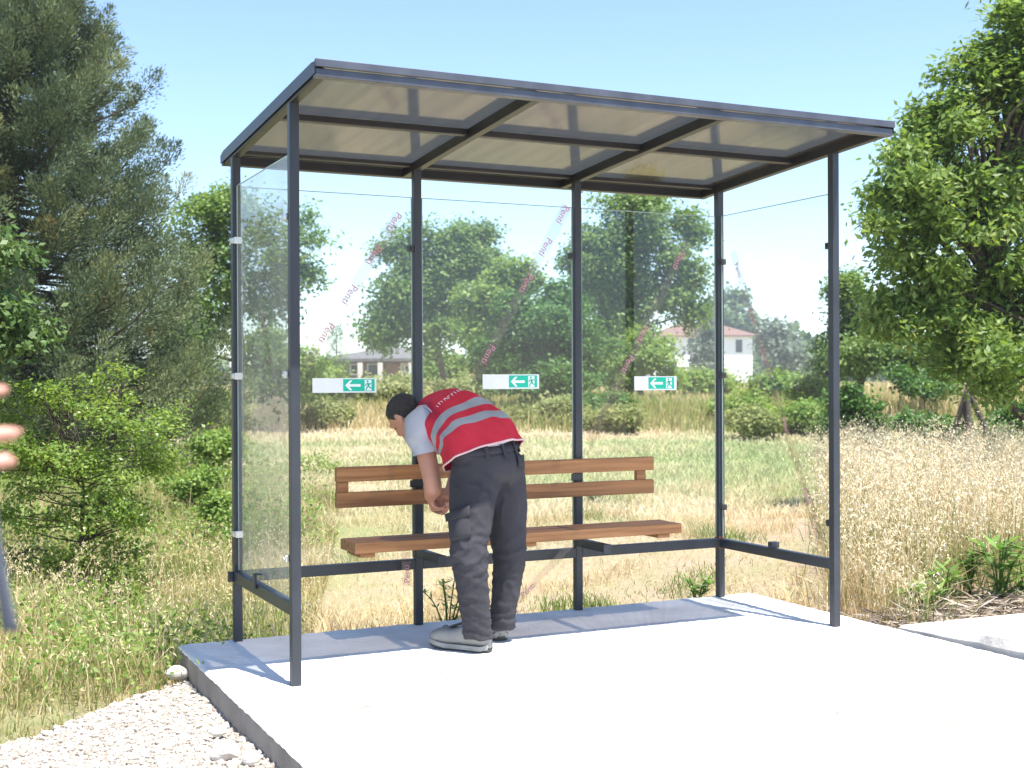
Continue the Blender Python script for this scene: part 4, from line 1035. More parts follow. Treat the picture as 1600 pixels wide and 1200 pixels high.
L_PEAR = leaf_mat('glossy_leaf', [(0, (0.042,0.091,0.020)), (.5, (0.084,0.147,0.036)), (1, (0.168,0.224,0.084))], .25, .5, .3)
L_OLIVE = leaf_mat('olive_scrub_leaf', [(0, (.13,.17,.055)), (.5, (.22,.26,.09)), (1, (.36,.36,.16))], .38, .6, .2)
L_CON = leaf_mat('conifer_spray', [(0, (.036,.060,.034)), (.4, (.095,.132,.068)), (.72, (.165,.205,.098)), (.9, (.23,.25,.105)), (1, (.30,.19,.085))], .14, .6, .2)

# near walnut on the right
tree('walnut_tree', 'large bright leafy tree filling the right edge above the dry oats', 'tree', ground_at(1655, 13.0),
     [B(1680, 40, 130, 120, 13, .6), B(1580, 50, 62, 50, 13), B(1545, 130, 90, 50, 13), B(1480, 175, 55, 36, 12.8), B(1440, 235, 55, 30, 12.7), B(1620, 110, 80, 60, 12.6), B(1640, 190, 110, 70, 13.4), B(1500, 215, 75, 40, 12.8), B(1580, 280, 110, 50, 13), B(1450, 290, 85, 42, 12.6), B(1410, 245, 36, 20, 12.5), B(1385, 300, 40, 16, 12.5), B(1375, 350, 42, 18, 12.4),
      B(1500, 350, 95, 40, 12.7), B(1620, 370, 110, 60, 13.4), B(1430, 400, 62, 36, 12.6), B(1540, 430, 110, 42, 12.9), B(1640, 470, 110, 60, 13), B(1430, 470, 58, 26, 12.7), B(1400, 510, 40, 18, 12.6), B(1500, 500, 70, 26, 12.9), B(1600, 545, 120, 40, 12.4), B(1510, 560, 60, 22, 12.6), B(1555, 600, 50, 18, 12.3)],
     L_WAL, M_BARKD, 31, 900, .19, 70, .090, .038, .15, limbs=130, shell=.25, droop=.6)
# big conifer on the left
def conifer(name, label, base, H, R0, nbr, mat, seed, spray=.5, blade=.17, group=None, h0=.03, droop=.0, power=.85, plumes=4, per=100, wr=.2):
    r = np.random.default_rng(seed); root = empty(name, base, label, 'tree', group)
    Cn, Ax, Nm, rv = [], [], [], []; mb = MB()
    mb.tube([base - np.array([0, 0, .1]), base + np.array([0, 0, H * .5]), base + np.array([0, 0, H])], [H * .024, H * .013, .012], 8)
    for k in range(nbr):
        t = h0 + (1 - h0) * (k + r.uniform(0, 1)) / nbr; az = k * 2.39996 + r.normal() * .25; z = H * t
        L_ = R0 * (1 - t) ** power * r.choice([.62, .78, .92, 1.0, 1.16], p=[.12, .2, .33, .29, .06]) * r.uniform(.93, 1.05) + .12
        o = np.array([math.cos(az), math.sin(az), 0]); rise = r.uniform(-.06, .22) + .30 * t - droop
        pts = spline([base + [0, 0, z], base + [0, 0, z] + o * L_ * .5 + [0, 0, L_ * .5 * (rise - .25)], base + [0, 0, z] + o * L_ * .85 + [0, 0, L_ * .85 * (rise - .12)], base + [0, 0, z] + o * L_ + [0, 0, L_ * (rise + .02)]], 9)
        mb.tube(pts, np.linspace(.012 + .018 * L_ / R0, .004, 9), 5, False)
        tone = r.uniform(0, 1); npl = max(2, int(round(plumes * (.35 + L_ / R0))))
        for q in range(npl):
            f = .18 + .82 * (q + r.uniform(0, 1)) / npl; i = min(int(f * 8), 7); p = pts[i] * (1 - (f * 8 - i)) + pts[i + 1] * (f * 8 - i); tg = nrm(pts[i + 1] - pts[i])
            side = nrm(np.cross(tg, [0, 0, 1.0])); ax = nrm(tg * .8 + side * r.choice([-1, 1]) * r.uniform(.0, .9) + np.array([0, 0, r.uniform(.05, .55)]))
            pl = spray * r.uniform(.7, 1.25) * (1 - .25 * t); m = per; u = r.uniform(0, 1, m)[:, None]
            rad = unit(r.normal(size=(m, 3))); w_ = pl * .58 * np.sin(np.pi * np.clip(u * .85 + .12, 0, 1))
            Cn.append(p + ax * pl * u + rad * w_ * r.uniform(.2, 1, (m, 1))); a_ = unit(ax * 1.0 + rad * .75 + np.array([0, 0, .1])); Ax.append(a_)
            Nm.append(unit(np.cross(a_, r.normal(size=(m, 3))))); rv.append(np.clip(.5 * tone + .2 * r.uniform(0, 1) + .3 * r.uniform(0, 1, m) + .12 * (u[:, 0] - .5), 0, 1))
    Cn, Ax, Nm, rv = np.concatenate(Cn), np.concatenate(Ax), np.concatenate(Nm), np.concatenate(rv)
    ln = blade * r.uniform(.6, 1.2, len(Cn)); V, F = leaf_arrays(Cn, Nm, Ax, ln, ln * wr, .1)
    mk('crown', V, F, None, mat, root, False, {'rnd': np.repeat(rv, 4)}); mb.build('trunk', M_BARKD, root, True)
    return root
conifer('conifer_tree', 'tall blue green conifer with feathery branches rising on the left', ground_at(20, 17.5), 7.9, 3.15, 620, L_CON, 5, spray=.50, blade=.055, power=.80, plumes=4.8, per=270, wr=.32)
conifer('conifer_tree', 'thin dark spindly conifer behind the left house roof', ground_at(526, 92), 4.9, .95, 40, L_DARK, 8, spray=.5, blade=.22, h0=.25, plumes=2, per=16)
# broadleaf trees in the field
tree('leafy_tree', 'green leafy tree standing right behind the conifer, left of the shelter', 'tree', ground_at(370, 31),
     [B(300, 370, 55, 80, 31), B(350, 330, 60, 45, 31), B(410, 390, 85, 90, 31), B(460, 440, 45, 75, 31), B(350, 500, 100, 90, 31), B(450, 560, 65, 60, 30), B(300, 560, 60, 70, 30)],
     L_MID, M_BARK, 41, 620, .30, 62, .115, .075, .14, 'trees across the field', limbs=50)
tree('leafy_tree', 'tall loose tree with bare lower trunk beside the low grey roofed house', 'tree', ground_at(702, 66),
     [B(700, 400, 78, 58, 66), B(650, 440, 70, 62, 66), B(610, 500, 48, 55, 66), B(690, 490, 75, 60, 66), B(740, 420, 42, 60, 66), B(600, 532, 30, 16, 66), B(640, 375, 40, 30, 66), B(755, 370, 18, 26, 66, 0, 350)],
     L_MID, M_BARK, 42, 520, .62, 74, .22, .15, .20, 'trees across the field', limbs=50)
tree('leafy_tree', 'pale green tree rising between the loose tree and the dark round one', 'tree', ground_at(790, 56),
     [B(800, 455, 45, 42, 56), B(765, 500, 55, 60, 56), B(820, 440, 26, 30, 56), B(780, 550, 60, 50, 56)],
     L_LIGHT, M_BARK, 43, 330, .50, 70, .20, .13, .18, 'trees across the field', limbs=30)
tree('leafy_tree', 'dense dark green rounded tree above the middle exit sign', 'tree', ground_at(855, 42),
     [B(855, 525, 78, 75, 42), B(800, 560, 62, 48, 42), B(900, 560, 58, 58, 42), B(850, 590, 95, 30, 41), B(880, 480, 40, 30, 42)],
     L_DARK, M_BARKD, 44, 620, .36, 70, .15, .10, .18, 'trees across the field', limbs=40, shell=.6)
tree('leafy_tree', 'tallest field tree, its top meeting the shelter roof before the white house', 'tree', ground_at(985, 54),
     [B(1010, 340, 80, 50, 54), B(985, 400, 95, 60, 54), B(940, 450, 58, 60, 54), B(1000, 480, 80, 55, 54), B(1065, 420, 42, 55, 54), B(1070, 480, 36, 30, 54), B(950, 540, 60, 60, 54), B(905, 420, 28, 30, 54, 0, 700), B(1080, 350, 26, 30, 54, 0, 600), B(990, 300, 55, 30, 54)],
     L_MID, M_BARK, 45, 620, .52, 74, .19, .13, .17, 'trees across the field', limbs=60)
tree('leafy_tree', 'short bushy tree at the foot of the tallest field tree', 'tree', ground_at(1000, 50),
     [B(1010, 560, 45, 36, 50), B(965, 575, 40, 30, 50), B(1045, 590, 26, 16, 50)], L_LIGHT, M_BARK, 46, 150, .42, 60, .18, .12, .12, 'trees across the field', limbs=16)
tree('leafy_tree', 'hazy rounded tree behind the red roof of the white house', 'tree', ground_at(1150, 250),
     [B(1150, 490, 38, 40, 250), B(1140, 530, 30, 40, 250)], L_FAR, M_BARK, 47, 160, 1.9, 24, 1.3, .85, .4, 'trees across the field', limbs=8)
tree('cypress_tree', 'dark narrow evergreen in front of the white house wall', 'tree', ground_at(1106, 150),
     [B(1106, 520, 11, 28, 150), B(1102, 560, 20, 32, 150)], L_GREY, M_BARKD, 48, 130, .8, 26, .6, .3, .2, None, limbs=6, shell=.6)
tree('leafy_tree', 'grey green bushy tree just right of the white house', 'tree', ground_at(1210, 150),
     [B(1210, 540, 24, 32, 150), B(1228, 560, 22, 22, 150)], L_GREY, M_BARKD, 49, 130, 1.0, 26, .7, .42, .25, 'trees across the field', limbs=6)
tree('leafy_tree', 'leafy tree seen past the front right post, left of the bright walnut', 'tree', ground_at(1335, 36),
     [B(1315, 450, 38, 30, 36), B(1340, 490, 62, 48, 36), B(1300, 545, 52, 48, 36), B(1375, 545, 60, 45, 35), B(1430, 560, 55, 35, 35)],
     L_MID, M_BARK, 50, 420, .34, 60, .13, .085, .14, 'trees across the field', limbs=36)
tree('leafy_tree', 'slim dark tree in the gap under the walnut branches', 'tree', ground_at(1500, 40),
     [B(1500, 560, 60, 30, 40), B(1560, 555, 70, 36, 40), B(1450, 575, 50, 22, 40)], L_DARK, M_BARKD, 51, 220, .38, 60, .15, .10, .14, 'trees across the field', limbs=14)
# far wooded skyline
def far_wood():
    r = np.random.default_rng(61); Cn = []; 
    for k in range(330):
        px = r.uniform(-1500, 2700); d = r.uniform(230, 330); h = r.uniform(50, 98) if (px > 1170 or px < 150) else r.uniform(16, 40)
        c = at(px, 600 - h * .4, d); n = 110
        u = unit(r.normal(size=(n, 3))) * (r.uniform(.3, 1, (n, 1)) ** .5) * np.array([34 * d / F_PX, 34 * d / F_PX, h * .62 * d / F_PX]); Cn.append(c + u)
    Cn = np.concatenate(Cn); n = len(Cn); Nm = unit(np.array([0, 0, .8]) + r.normal(size=(n, 3)) * .7); Ax = unit(np.cross(Nm, r.normal(size=(n, 3))))
    V, F = leaf_arrays(Cn, Nm, Ax, 2.6 * r.uniform(.6, 1.3, n), 1.8); 
    return mk('far_wood', V, F, None, L_FAR, None, False, {'rnd': np.repeat(r.uniform(0, 1, n), 4)})
tag(far_wood(), kind='stuff')
# shrubs
tree('shrub', 'bright green thin stemmed shrub growing in the dry grass, left foreground', 'shrub', ground_at(132, 8.9),
     [B(130, 625, 120, 40, 8.9), B(40, 640, 70, 45, 8.8), B(220, 660, 70, 36, 8.9), B(80, 710, 110, 48, 8.8), B(180, 720, 90, 42, 8.9), B(250, 715, 40, 36, 9.0), B(50, 790, 75, 45, 8.8), B(140, 800, 95, 45, 8.9), B(210, 800, 40, 36, 8.9), B(170, 870, 70, 42, 8.9), B(80, 880, 70, 40, 8.8), B(185, 580, 16, 26, 8.9, 0, 400), B(20, 715, 50, 40, 8.8), B(185, 935, 40, 30, 8.8, 0, 1300), B(100, 940, 40, 26, 8.8, 0, 700)],
     L_SHRUB, M_BARKD, 71, 760, .085, 26, .034, .018, .020, limbs=150, shell=.15, parts=('stem', 'foliage'))
tree('pear_tree', 'glossy leaved branches reaching in at the left edge above the bright shrub', 'tree', ground_at(-150, 8.6),
     [B(15, 400, 60, 42, 8.6), B(20, 520, 62, 55, 8.6), B(5, 470, 40, 50, 8.6), B(-120, 420, 120, 150, 8.8), B(-60, 540, 80, 80, 8.6)],
     L_PEAR, M_BARKD, 72, 260, .13, 34, .062, .036, .05, limbs=60, shell=.3)
tree('shrub', 'dark dense bush behind the front right post', 'shrub', ground_at(1338, 22), [B(1335, 645, 32, 45, 22), B(1312, 650, 30, 40, 22), B(1352, 672, 34, 24, 22)], L_DARK, M_BARKD, 73, 190, .13, 28, .085, .05, .03, limbs=20, parts=('stem', 'foliage'))
for i, (px, py, rx, ry, d, lab) in enumerate((
        (500, 600, 48, 26, 46, 'green bush left of the first exit sign'), (470, 585, 40, 40, 40, 'leafy bush against the front left post'),
        (425, 620, 40, 40, 30, 'round bush seen through the dusty side pane'), 
        (930, 640, 55, 26, 36, 'bush at the base of the dark rounded tree'), (1215, 605, 40, 22, 46, 'bush before the far wood, right of the white house'),
        (1240, 650, 55, 22, 30, 'low bush seen through the right side pane'), (1260, 610, 30, 36, 38, 'upright bush beside the front right post'),
        (1150, 640, 45, 22, 34, 'low bush beside the rear right post'), (690, 575, 34, 16, 72, 'small bush under the loose tree'),
        
        
        
        (1100, 600, 50, 14, 60, 'hedge like bush before the white house'),
        (1440, 668, 60, 22, 21, 'dark bush in the walnut shade left of the poles'), (1570, 660, 60, 26, 21, 'dark bush in the walnut shade right of the poles'),
        (330, 690, 40, 20, 16, 'pale green bush between the bright shrub and the rear left post'), (300, 760, 42, 26, 12.5, 'light leafy bush at the right side of the bright shrub'),
        (345, 800, 26, 26, 11.5, 'small light bush just left of the rear left post'),
        (505, 645, 40, 14, 31, 'olive scrub in the golden grass under the left exit sign'), (850, 645, 62, 20, 33, 'wide olive scrub between the vest and the middle post'),
        (960, 655, 50, 18, 30, 'olive scrub right of the middle post'), (1170, 660, 44, 15, 28, 'olive scrub behind the right side pane'),
        (600, 605, 62, 14, 46, 'long olive scrub below the low house'), (720, 610, 44, 14, 50, 'olive scrub right of the worker head'),
        (340, 640, 30, 22, 22, 'small pale bush below the conifer branches'), (1440, 595, 60, 20, 34, 'low green bush below the slim dark tree'))):
    tree('bush', lab, 'bush', ground_at(px, d), [B(px, py, rx, ry, d), B(px + rx * .4, py + ry * .3, rx * .6, ry * .7, d)], L_DARK if 'dark' in lab else L_OLIVE if 'olive' in lab else L_LIGHT, M_BARKD, 80 + i, 110, .0080 * d, 44, .0036 * d, .0024 * d, .03, 'bushes in the rough grass', limbs=8, shell=.3, parts=('stem', 'foliage'))

# ---------------------------------------------------------------- grasses
def blades(P, H, wd, lean, r, bend=.35):
    """5-vertex tapering blades"""
    n = len(P); az = r.uniform(0, 2 * math.pi, n); s = np.stack([np.cos(az), np.sin(az), np.zeros(n)], 1)
    la = r.uniform(0, 2 * math.pi, n); ld = np.stack([np.cos(la), np.sin(la), np.zeros(n)], 1) * (lean * r.uniform(.2, 1.3, n))[:, None]
    H = H[:, None]; w = np.broadcast_to(np.asarray(wd, float), (n,))[:, None]; z = np.array([0, 0, 1.0])
    m_ = P + z * H * .55 + ld * H * bend; t = P + z * H * (1 - .25 * np.linalg.norm(ld, axis=1, keepdims=True)) + ld * H
    V = np.stack([P - s * w / 2, P + s * w / 2, m_ - s * w * .38, m_ + s * w * .38, t], 1).reshape(-1, 3); i = np.arange(n)[:, None] * 5
    Q = (i + np.array([[0, 1, 3, 2]])); T = i + np.array([[2, 3, 4]])
    return V, T, Q
def field_pts(n, d0, d1, r, pw=1.0, lim=.47, extra=.6):
    d = d0 + (d1 - d0) * r.uniform(0, 1, n) ** pw; l = r.uniform(-1, 1, n) * (lim * d + extra); x, y = world_dl(d, l); return x, y, d, l
def keep_out(x, y):
    pad = (x > SL_X0 - .02) & (x < SL_X1 + .01) & (y < SL_Y1 + .01)
    strip_ = (x > 2.98) & (y < -.12)
    return pad | strip_ | in_gravel(x, y) | (y < -5.9)
M_GRASS = leaf_mat('grass_blade', [(0, (.12,.19,.04)), (.2, (.19,.25,.065)), (.40, (.32,.31,.125)), (.62, (.48,.40,.21)), (1, (.68,.57,.37))], .35, .7, .2)
def grass(name, x, y, H, wd, lean, rv, r, mat=None):
    P = np.stack([x, y, gz(x, y) - .01], 1); V, T, Q = blades(P, H, wd, lean, r)
    return tag(mk(name, V, T, Q, mat or M_GRASS, None, False, {'rnd': np.repeat(np.clip(rv, 0, 1), 5)}), kind='stuff')
r = np.random.default_rng(101)
# rough mixed grass beside and left of the pad
x, y, d, l = field_pts(150000, 4.2, 15, r, .9)
left = (l < -1.05 - .10 * (d - 6)) ; k = left & ~keep_out(x, y) & (vnoise(x, y, .5, 3) > .18); x, y, d, l = x[k], y[k], d[k], l[k]; n = len(x)
gr = vnoise(x, y, .8, 21); H = r.uniform(.12, .46, n) * (.6 + .8 * vnoise(x, y, .6, 22)) * (.55 + .45 * ss(.0, 1.0, y - .2)) * np.where(r.uniform(0, 1, n) < .06, 1.7, 1)
H = H * .72 * (1 - .40 * ss(9.8, 9.0, d)); grass('rough_grass', x, y, H, .0040 + .00032 * d, .62, .86 - .74 * gr + .22 * ss(1.6, .5, y) * (x > -2.2) + r.normal(size=n) * .20, r)
# broad low weeds among the rough grass, and nodding seed heads
def cover():
    r = np.random.default_rng(105); x, y, d, l = field_pts(8000, 5.0, 19, r, .8); k = (l < -1.25 - .10 * (d - 6)) & ~keep_out(x, y) & (vnoise(x, y, .9, 61) > .44) & (y > .4); x, y, d = x[k], y[k], d[k]; n = len(x); m = 20
    ti = np.repeat(np.arange(n), m); c = np.stack([x, y, gz(x, y)], 1)[ti] + r.normal(size=(n * m, 3)) * np.array([.10, .10, 0]); c[:, 2] += r.uniform(.02, .38, n * m) * (.4 + .8 * vnoise(x, y, .8, 62))[ti]
    nm = unit(np.array([0, 0, .8]) + r.normal(size=(n * m, 3)) * .6); ax = unit(np.cross(nm, r.normal(size=(n * m, 3)))); V, F = leaf_arrays(c, nm, ax, (.02 + .0026 * d[ti]) * r.uniform(.6, 1.3, n * m), .012 + .0012 * d[ti])
    tag(mk('ground_cover', V, F, None, L_LIGHT, None, False, {'rnd': np.repeat(r.uniform(0, 1, n * m), 4)}), kind='stuff')
    x, y, d, l = field_pts(4200, 5.0, 11, r, .9); k = (l < -1.0 - .10 * (d - 6)) & ~keep_out(x, y); x, y, d = x[k], y[k], d[k]; n = len(x); P = np.stack([x, y, gz(x, y)], 1); H = r.uniform(.2, .5, n) * (.5 + .5 * ss(0, 1, y))
    V, T, Q = blades(P, H, .0035, .45, r, .28); tips = V.reshape(-1, 5, 3)[:, 4]; mids = V.reshape(-1, 5, 3)[:, 2]; m = 7; ti = np.repeat(np.arange(n), m); f = r.uniform(.4, 1, n * m)[:, None]
    c = mids[ti] * (1 - f) + tips[ti] * f + r.normal(size=(n * m, 3)) * .016; ax = unit(np.array([0, 0, -.7]) + r.normal(size=(n * m, 3)) * .55); nm = unit(np.cross(ax, r.normal(size=(n * m, 3)))); V2, F2 = leaf_arrays(c, nm, ax, .024 * r.uniform(.7, 1.3, n * m), .007, .3)
    tag(mk('seeding_grass', np.concatenate([V, V2]), np.concatenate([T, F2 + len(V)]), Q, M_GRASS, None, False, {'rnd': np.concatenate([np.repeat(np.clip(.75 + r.normal(size=n) * .15, 0, 1), 5), np.repeat(np.clip(.92 + r.normal(size=n * m) * .1, 0, 1), 4)])}), kind='stuff')
cover()
# sparse straw and tufts on the sandy ground behind the pad
x, y, d, l = field_pts(110000, 6.2, 16, r, 1.0)
k = ~(l < -1.05 - .10 * (d - 6)) & ~keep_out(x, y) & (y > .9) & ((vnoise(x, y, .45, 31) > .50) | (r.uniform(0, 1, len(x)) < .38)) & (x < 3.4 + .75 * (y - 1)); x, y, d, l = x[k], y[k], d[k], l[k]; n = len(x)
tuft = vnoise(x, y, .45, 31); H = r.uniform(.03, .15, n) * (.5 + 1.3 * ss(.5, .9, tuft))
grass('straw_grass', x, y, H, .006, .9, .80 - .85 * ss(.62, .8, vnoise(x, y, .9, 33)) + r.normal(size=n) * .16, r)
# mown pale green strip
x, y, d, l = field_pts(110000, 12, 38, r, 1.3); k = (vnoise(x, y, .7, 41) > .22); x, y, d, l = x[k], y[k], d[k], l[k]; n = len(x)
g = zone_green(x, y); H = r.uniform(.05, .16, n) * (.7 + .7 * vnoise(x, y, 1.2, 42))
grass('mown_grass', x, y, H, .0009 * d, .8, .98 - .85 * g * (.30 + .9 * vnoise(x, y, 2.2, 43)) + r.normal(size=n) * .17, r, leaf_mat('mown_blade', [(0, (.27,.34,.16)), (.35, (.38,.42,.23)), (.6, (.53,.48,.30)), (1, (.70,.61,.43))], .35, .7, .2))
# tall rough band further out
x, y, d, l = field_pts(80000, 21, 75, r, 1.25, .46, 1); clump = vnoise(x, y, 2.6, 51)
dens = .35 + .65 * ss(25, 31, d); k = (d > 22 + 15 * vnoise(x, y, 6.0, 55)) & (r.uniform(0, 1, len(x)) < dens) & (clump > .42 * (1 - ss(26, 38, d))); x, y, d, l, clump = x[k], y[k], d[k], l[k], clump[k]; n = len(x)
pxs = 800 + l / d * F_PX
gold = .55 * np.exp(-((pxs - 560) / 130) ** 2) * (d < 40) + .35 * ss(1050, 1400, pxs)
H = r.uniform(.22, .72, n) * (.25 + 1.15 * clump) * (.6 + .4 * ss(24, 34, d)) * (1 - .35 * ss(34, 60, d))
grass('tall_grass', x, y, H, .0011 * d, .40, .30 + .46 * vnoise(x, y, 4.5, 52) - .34 * vnoise(x, y, 1.6, 53) + gold * .5 + r.normal(size=n) * .12, r)
x, y, d, l = field_pts(26000, 75, 240, r, 1.3, .46, 1); n = len(x)
grass('far_grass', x, y, r.uniform(.3, .9, n), .0016 * d, .4, .35 + .4 * vnoise(x, y, 9, 54) + r.normal(size=n) * .1, r)
# standing dry oats on the right
def oats():
    r = np.random.default_rng(111); d = 6.4 + 10.0 * r.uniform(0, 1, 12000) ** .95; px = r.uniform(1290, 1900, 12000); l = (px - 800) * d / F_PX; x, y = world_dl(d, l)
    edge = 3.12 + .25 * vnoise(y, y * 0, .8, 2) + .30 * np.maximum(y - 1.5, 0)
    k = (x > edge) & (y > -.05 + .10 * vnoise(x, x * 0, .3, 7) + .55 * ss(3.35, 3.7, x) ) & (vnoise(x, y, .55, 8) > .12); x, y, d = x[k], y[k], d[k]; n = len(x)
    H = r.uniform(.40, 1.05, n) * (.60 + .52 * vnoise(x, y, .9, 9)) * (.55 + .45 * ss(.0, .8, y))
    P = np.stack([x, y, gz(x, y)], 1); V, T, Q = blades(P, H, .0028 + .00018 * d, .34, r, .28)
    tips = V.reshape(-1, 5, 3)[:, 4]; mids = V.reshape(-1, 5, 3)[:, 2]; rv = np.repeat(np.clip(np.where(r.uniform(0, 1, n) < .25 + .3 * ss(11, 14, d), .22, .74) + r.normal(size=n) * .15, 0, 1), 5)
    m = 9; ti = np.repeat(np.arange(n), m); f = r.uniform(.35, 1.0, n * m)[:, None]
    c = mids[ti] * (1 - f) + tips[ti] * f + r.normal(size=(n * m, 3)) * np.array([.032, .032, .02])
    ax = unit(np.array([0, 0, -.8]) + r.normal(size=(n * m, 3)) * .55); nm = unit(np.cross(ax, r.normal(size=(n * m, 3))))
    V2, F2 = leaf_arrays(c, nm, ax, (.026 + .006 * ss(9, 14, d[ti])) * r.uniform(.7, 1.3, n * m), .0075, .3)
    n2 = 16000; xx = r.choice(n, n2); P2_ = P[xx] + r.normal(size=(n2, 3)) * np.array([.1, .1, 0]); V3, T3, Q3 = blades(P2_, r.uniform(.15, .5, n2), .007, .8, r)
    Vx = np.concatenate([V, V2, V3]); Tx = np.concatenate([T, F2 + len(V), T3 + len(V) + len(V2)]); Qx = np.concatenate([Q, Q3 + len(V) + len(V2)])
    rx = np.concatenate([rv, np.repeat(np.clip(.90 + r.normal(size=n * m) * .10, .5, 1), 4), np.repeat(np.clip(np.where(vnoise(P2_[:, 0], P2_[:, 1], .7, 6) > .42, .22, .7) + r.normal(size=n2) * .2, 0, 1), 5)])
    return tag(mk('dry_oats', Vx, Tx, Qx, leaf_mat('oat_straw', [(0, (.14,.20,.055)), (.3, (.26,.26,.11)), (.6, (.43,.34,.17)), (.85, (.62,.52,.33)), (1, (.82,.75,.58))], .35, .7, .2), None, False, {'rnd': rx}), kind='stuff')
oats()
# flattened straw heap at the right, beyond the rough strip
def straw():
    r = np.random.default_rng(121); n = 2600; x = r.uniform(3.15, 5.2, n); y = -.12 + .50 * r.uniform(0, 1, n) ** 1.3 + .04 * (x - 3.2); z = gz(x, y) + r.uniform(.0, .14, n) * (1 - np.abs(y - .12) / .5)
    az = r.uniform(0, 6.28, n); ax = np.stack([np.cos(az), np.sin(az), r.normal(size=n) * .25], 1); ax = unit(ax); nm = unit(np.cross(ax, r.normal(size=(n, 3))))
    V, F = leaf_arrays(np.stack([x, y, z], 1), nm, ax, r.uniform(.06, .30, n), r.uniform(.004, .012, n), .2)
    return tag(mk('straw_litter', V, F, None, leaf_mat('old_straw', [(0, (.10,.075,.055)), (.5, (.30,.24,.18)), (1, (.55,.48,.40))], .1, .8, .2), None, False, {'rnd': np.repeat(r.uniform(0, 1, n), 4)}), kind='stuff')
straw()
# broad leaved weeds
L_WEED = leaf_mat('weed_leaf', [(0, (0.074,0.165,0.036)), (.5, (0.140,0.256,0.058)), (1, (0.247,0.346,0.099))], .4, .5)
def weed(px, py, d, hpx, nst, lab, seed, ll=.10, lw=.032, nl=26):
    r = np.random.default_rng(seed); b = at(px, py, d); b[2] = float(gz(b[0], b[1])); Hh = hpx * d / F_PX
    root = empty('weed', b, lab, 'weed', 'green weeds by the pad'); mb = MB(); Cn, Ax = [], []
    for s in range(nst):
        az = r.uniform(0, 6.28); o = np.array([math.cos(az), math.sin(az), 0]) * r.uniform(.1, .55) * Hh; P = spline([b, b + o * .4 + [0, 0, Hh * .55], b + o + [0, 0, Hh * r.uniform(.75, 1.05)]], 8)
        mb.tube(P, np.linspace(.006, .0025, 8), 5)
        f = r.uniform(.15, 1, nl); i = np.minimum((f * 7).astype(int), 6); Cn.append(P[i]); a = r.uniform(0, 6.28, nl); Ax.append(np.stack([np.cos(a), np.sin(a), r.uniform(-.1, .7, nl)], 1))
    Cn = np.concatenate(Cn); Ax = unit(np.concatenate(Ax)); Nm = unit(np.array([0, 0, 1.0]) - Ax * Ax[:, 2:3]); n = len(Cn)
    V, F = leaf_arrays(Cn, Nm, Ax, ll * r.uniform(.5, 1.2, n), lw * r.uniform(.7, 1.2, n), .25)
    mk('foliage', V, F, None, L_WEED, root, False, {'rnd': np.repeat(r.uniform(0, 1, n), 4)}); mb.build('stem', L_WEED, root)
weed(1562, 945, 7.3, 120, 6, 'tallest green weed with star shaped leaf tufts, right edge', 131, .17, .045, 18)
weed(1600, 930, 7.4, 80, 4, 'green weed cut by the right edge of the photo', 135, .15, .045, 16)
weed(1440, 962, 7.0, 62, 8, 'low bright green weed at the corner of the rough concrete strip', 132, .12, .030, 20)
weed(1475, 950, 7.2, 75, 4, 'upright weed just right of the low bright one', 133, .12, .030, 18)
weed(1515, 905, 7.5, 70, 5, 'grey green thistle like weed left of the tallest weed', 136, .13, .03, 16)
weed(700, 978, 7.4, 110, 6, 'feathery green weed beside the post behind the worker legs', 134, .075, .016, 34)
weed(1090, 925, 8.2, 60, 7, 'spreading green weed behind the right rear pane', 137, .08, .022, 26)
weed(930, 760, 14, 22, 5, 'small weed in the mown strip behind the bench', 138, .12, .05, 14)

# ---------------------------------------------------------------- leaning poles and houses
PT = empty('wooden_poles', ground_at(1515, 20), 'dark weathered wooden poles leaning together under the walnut', 'poles')
ap = at(1511, 612, 20.0); M_POLE = pbr('weathered_pole', (.045,.036,.03), (.09,.075,.06), 20, .9, 0, .6, 60, 5, (4, 4, .5))
for (px, py, dd, bow) in ((1480, 690, .2, -.02), (1520, 700, -.3, .0), (1545, 700, .1, .10), (1500, 700, .5, .02)):
    e_ = at(px, py, 20 + dd); e_[2] = min(e_[2], float(gz(e_[0], e_[1]))); mb = MB(); mb.tube(spline([e_, e_ * .5 + ap * .5 + RT * bow, ap + UP * .03], 8), [.05, .05, .05, .047, .045, .042, .04, .035], 8); mb.build('pole', M_POLE, PT, True)
M_WALLW = pbr('white_render', (.74,.75,.76), (.80,.81,.82), 1.5, .9, 0, .1, 8)
M_WALLC = pbr('cream_render', (.50,.47,.43), (.58,.55,.50), 1.2, .9, 0, .1, 8)
M_BRICK = pbr('house_brick', (.20,.12,.09), (.28,.17,.13), 6, .9)
M_BRICKG = pbr('grey_brown_brick', (.13,.105,.09), (.20,.165,.145), 5, .9)
M_TILE = pbr('red_tiles', (.15,.085,.07), (.21,.125,.10), 3, .85, 0, .5, 12)
M_TILEG = pbr('grey_tiles', (.09,.087,.09), (.14,.135,.135), 3, .85, 0, .5, 12)
M_WIN = pbr('window_dark', (.02,.024,.028), (.04,.045,.05), 2, .15)
M_FRAME = pbr('window_frame', (.55,.56,.57), (.62,.63,.64), 3, .6)
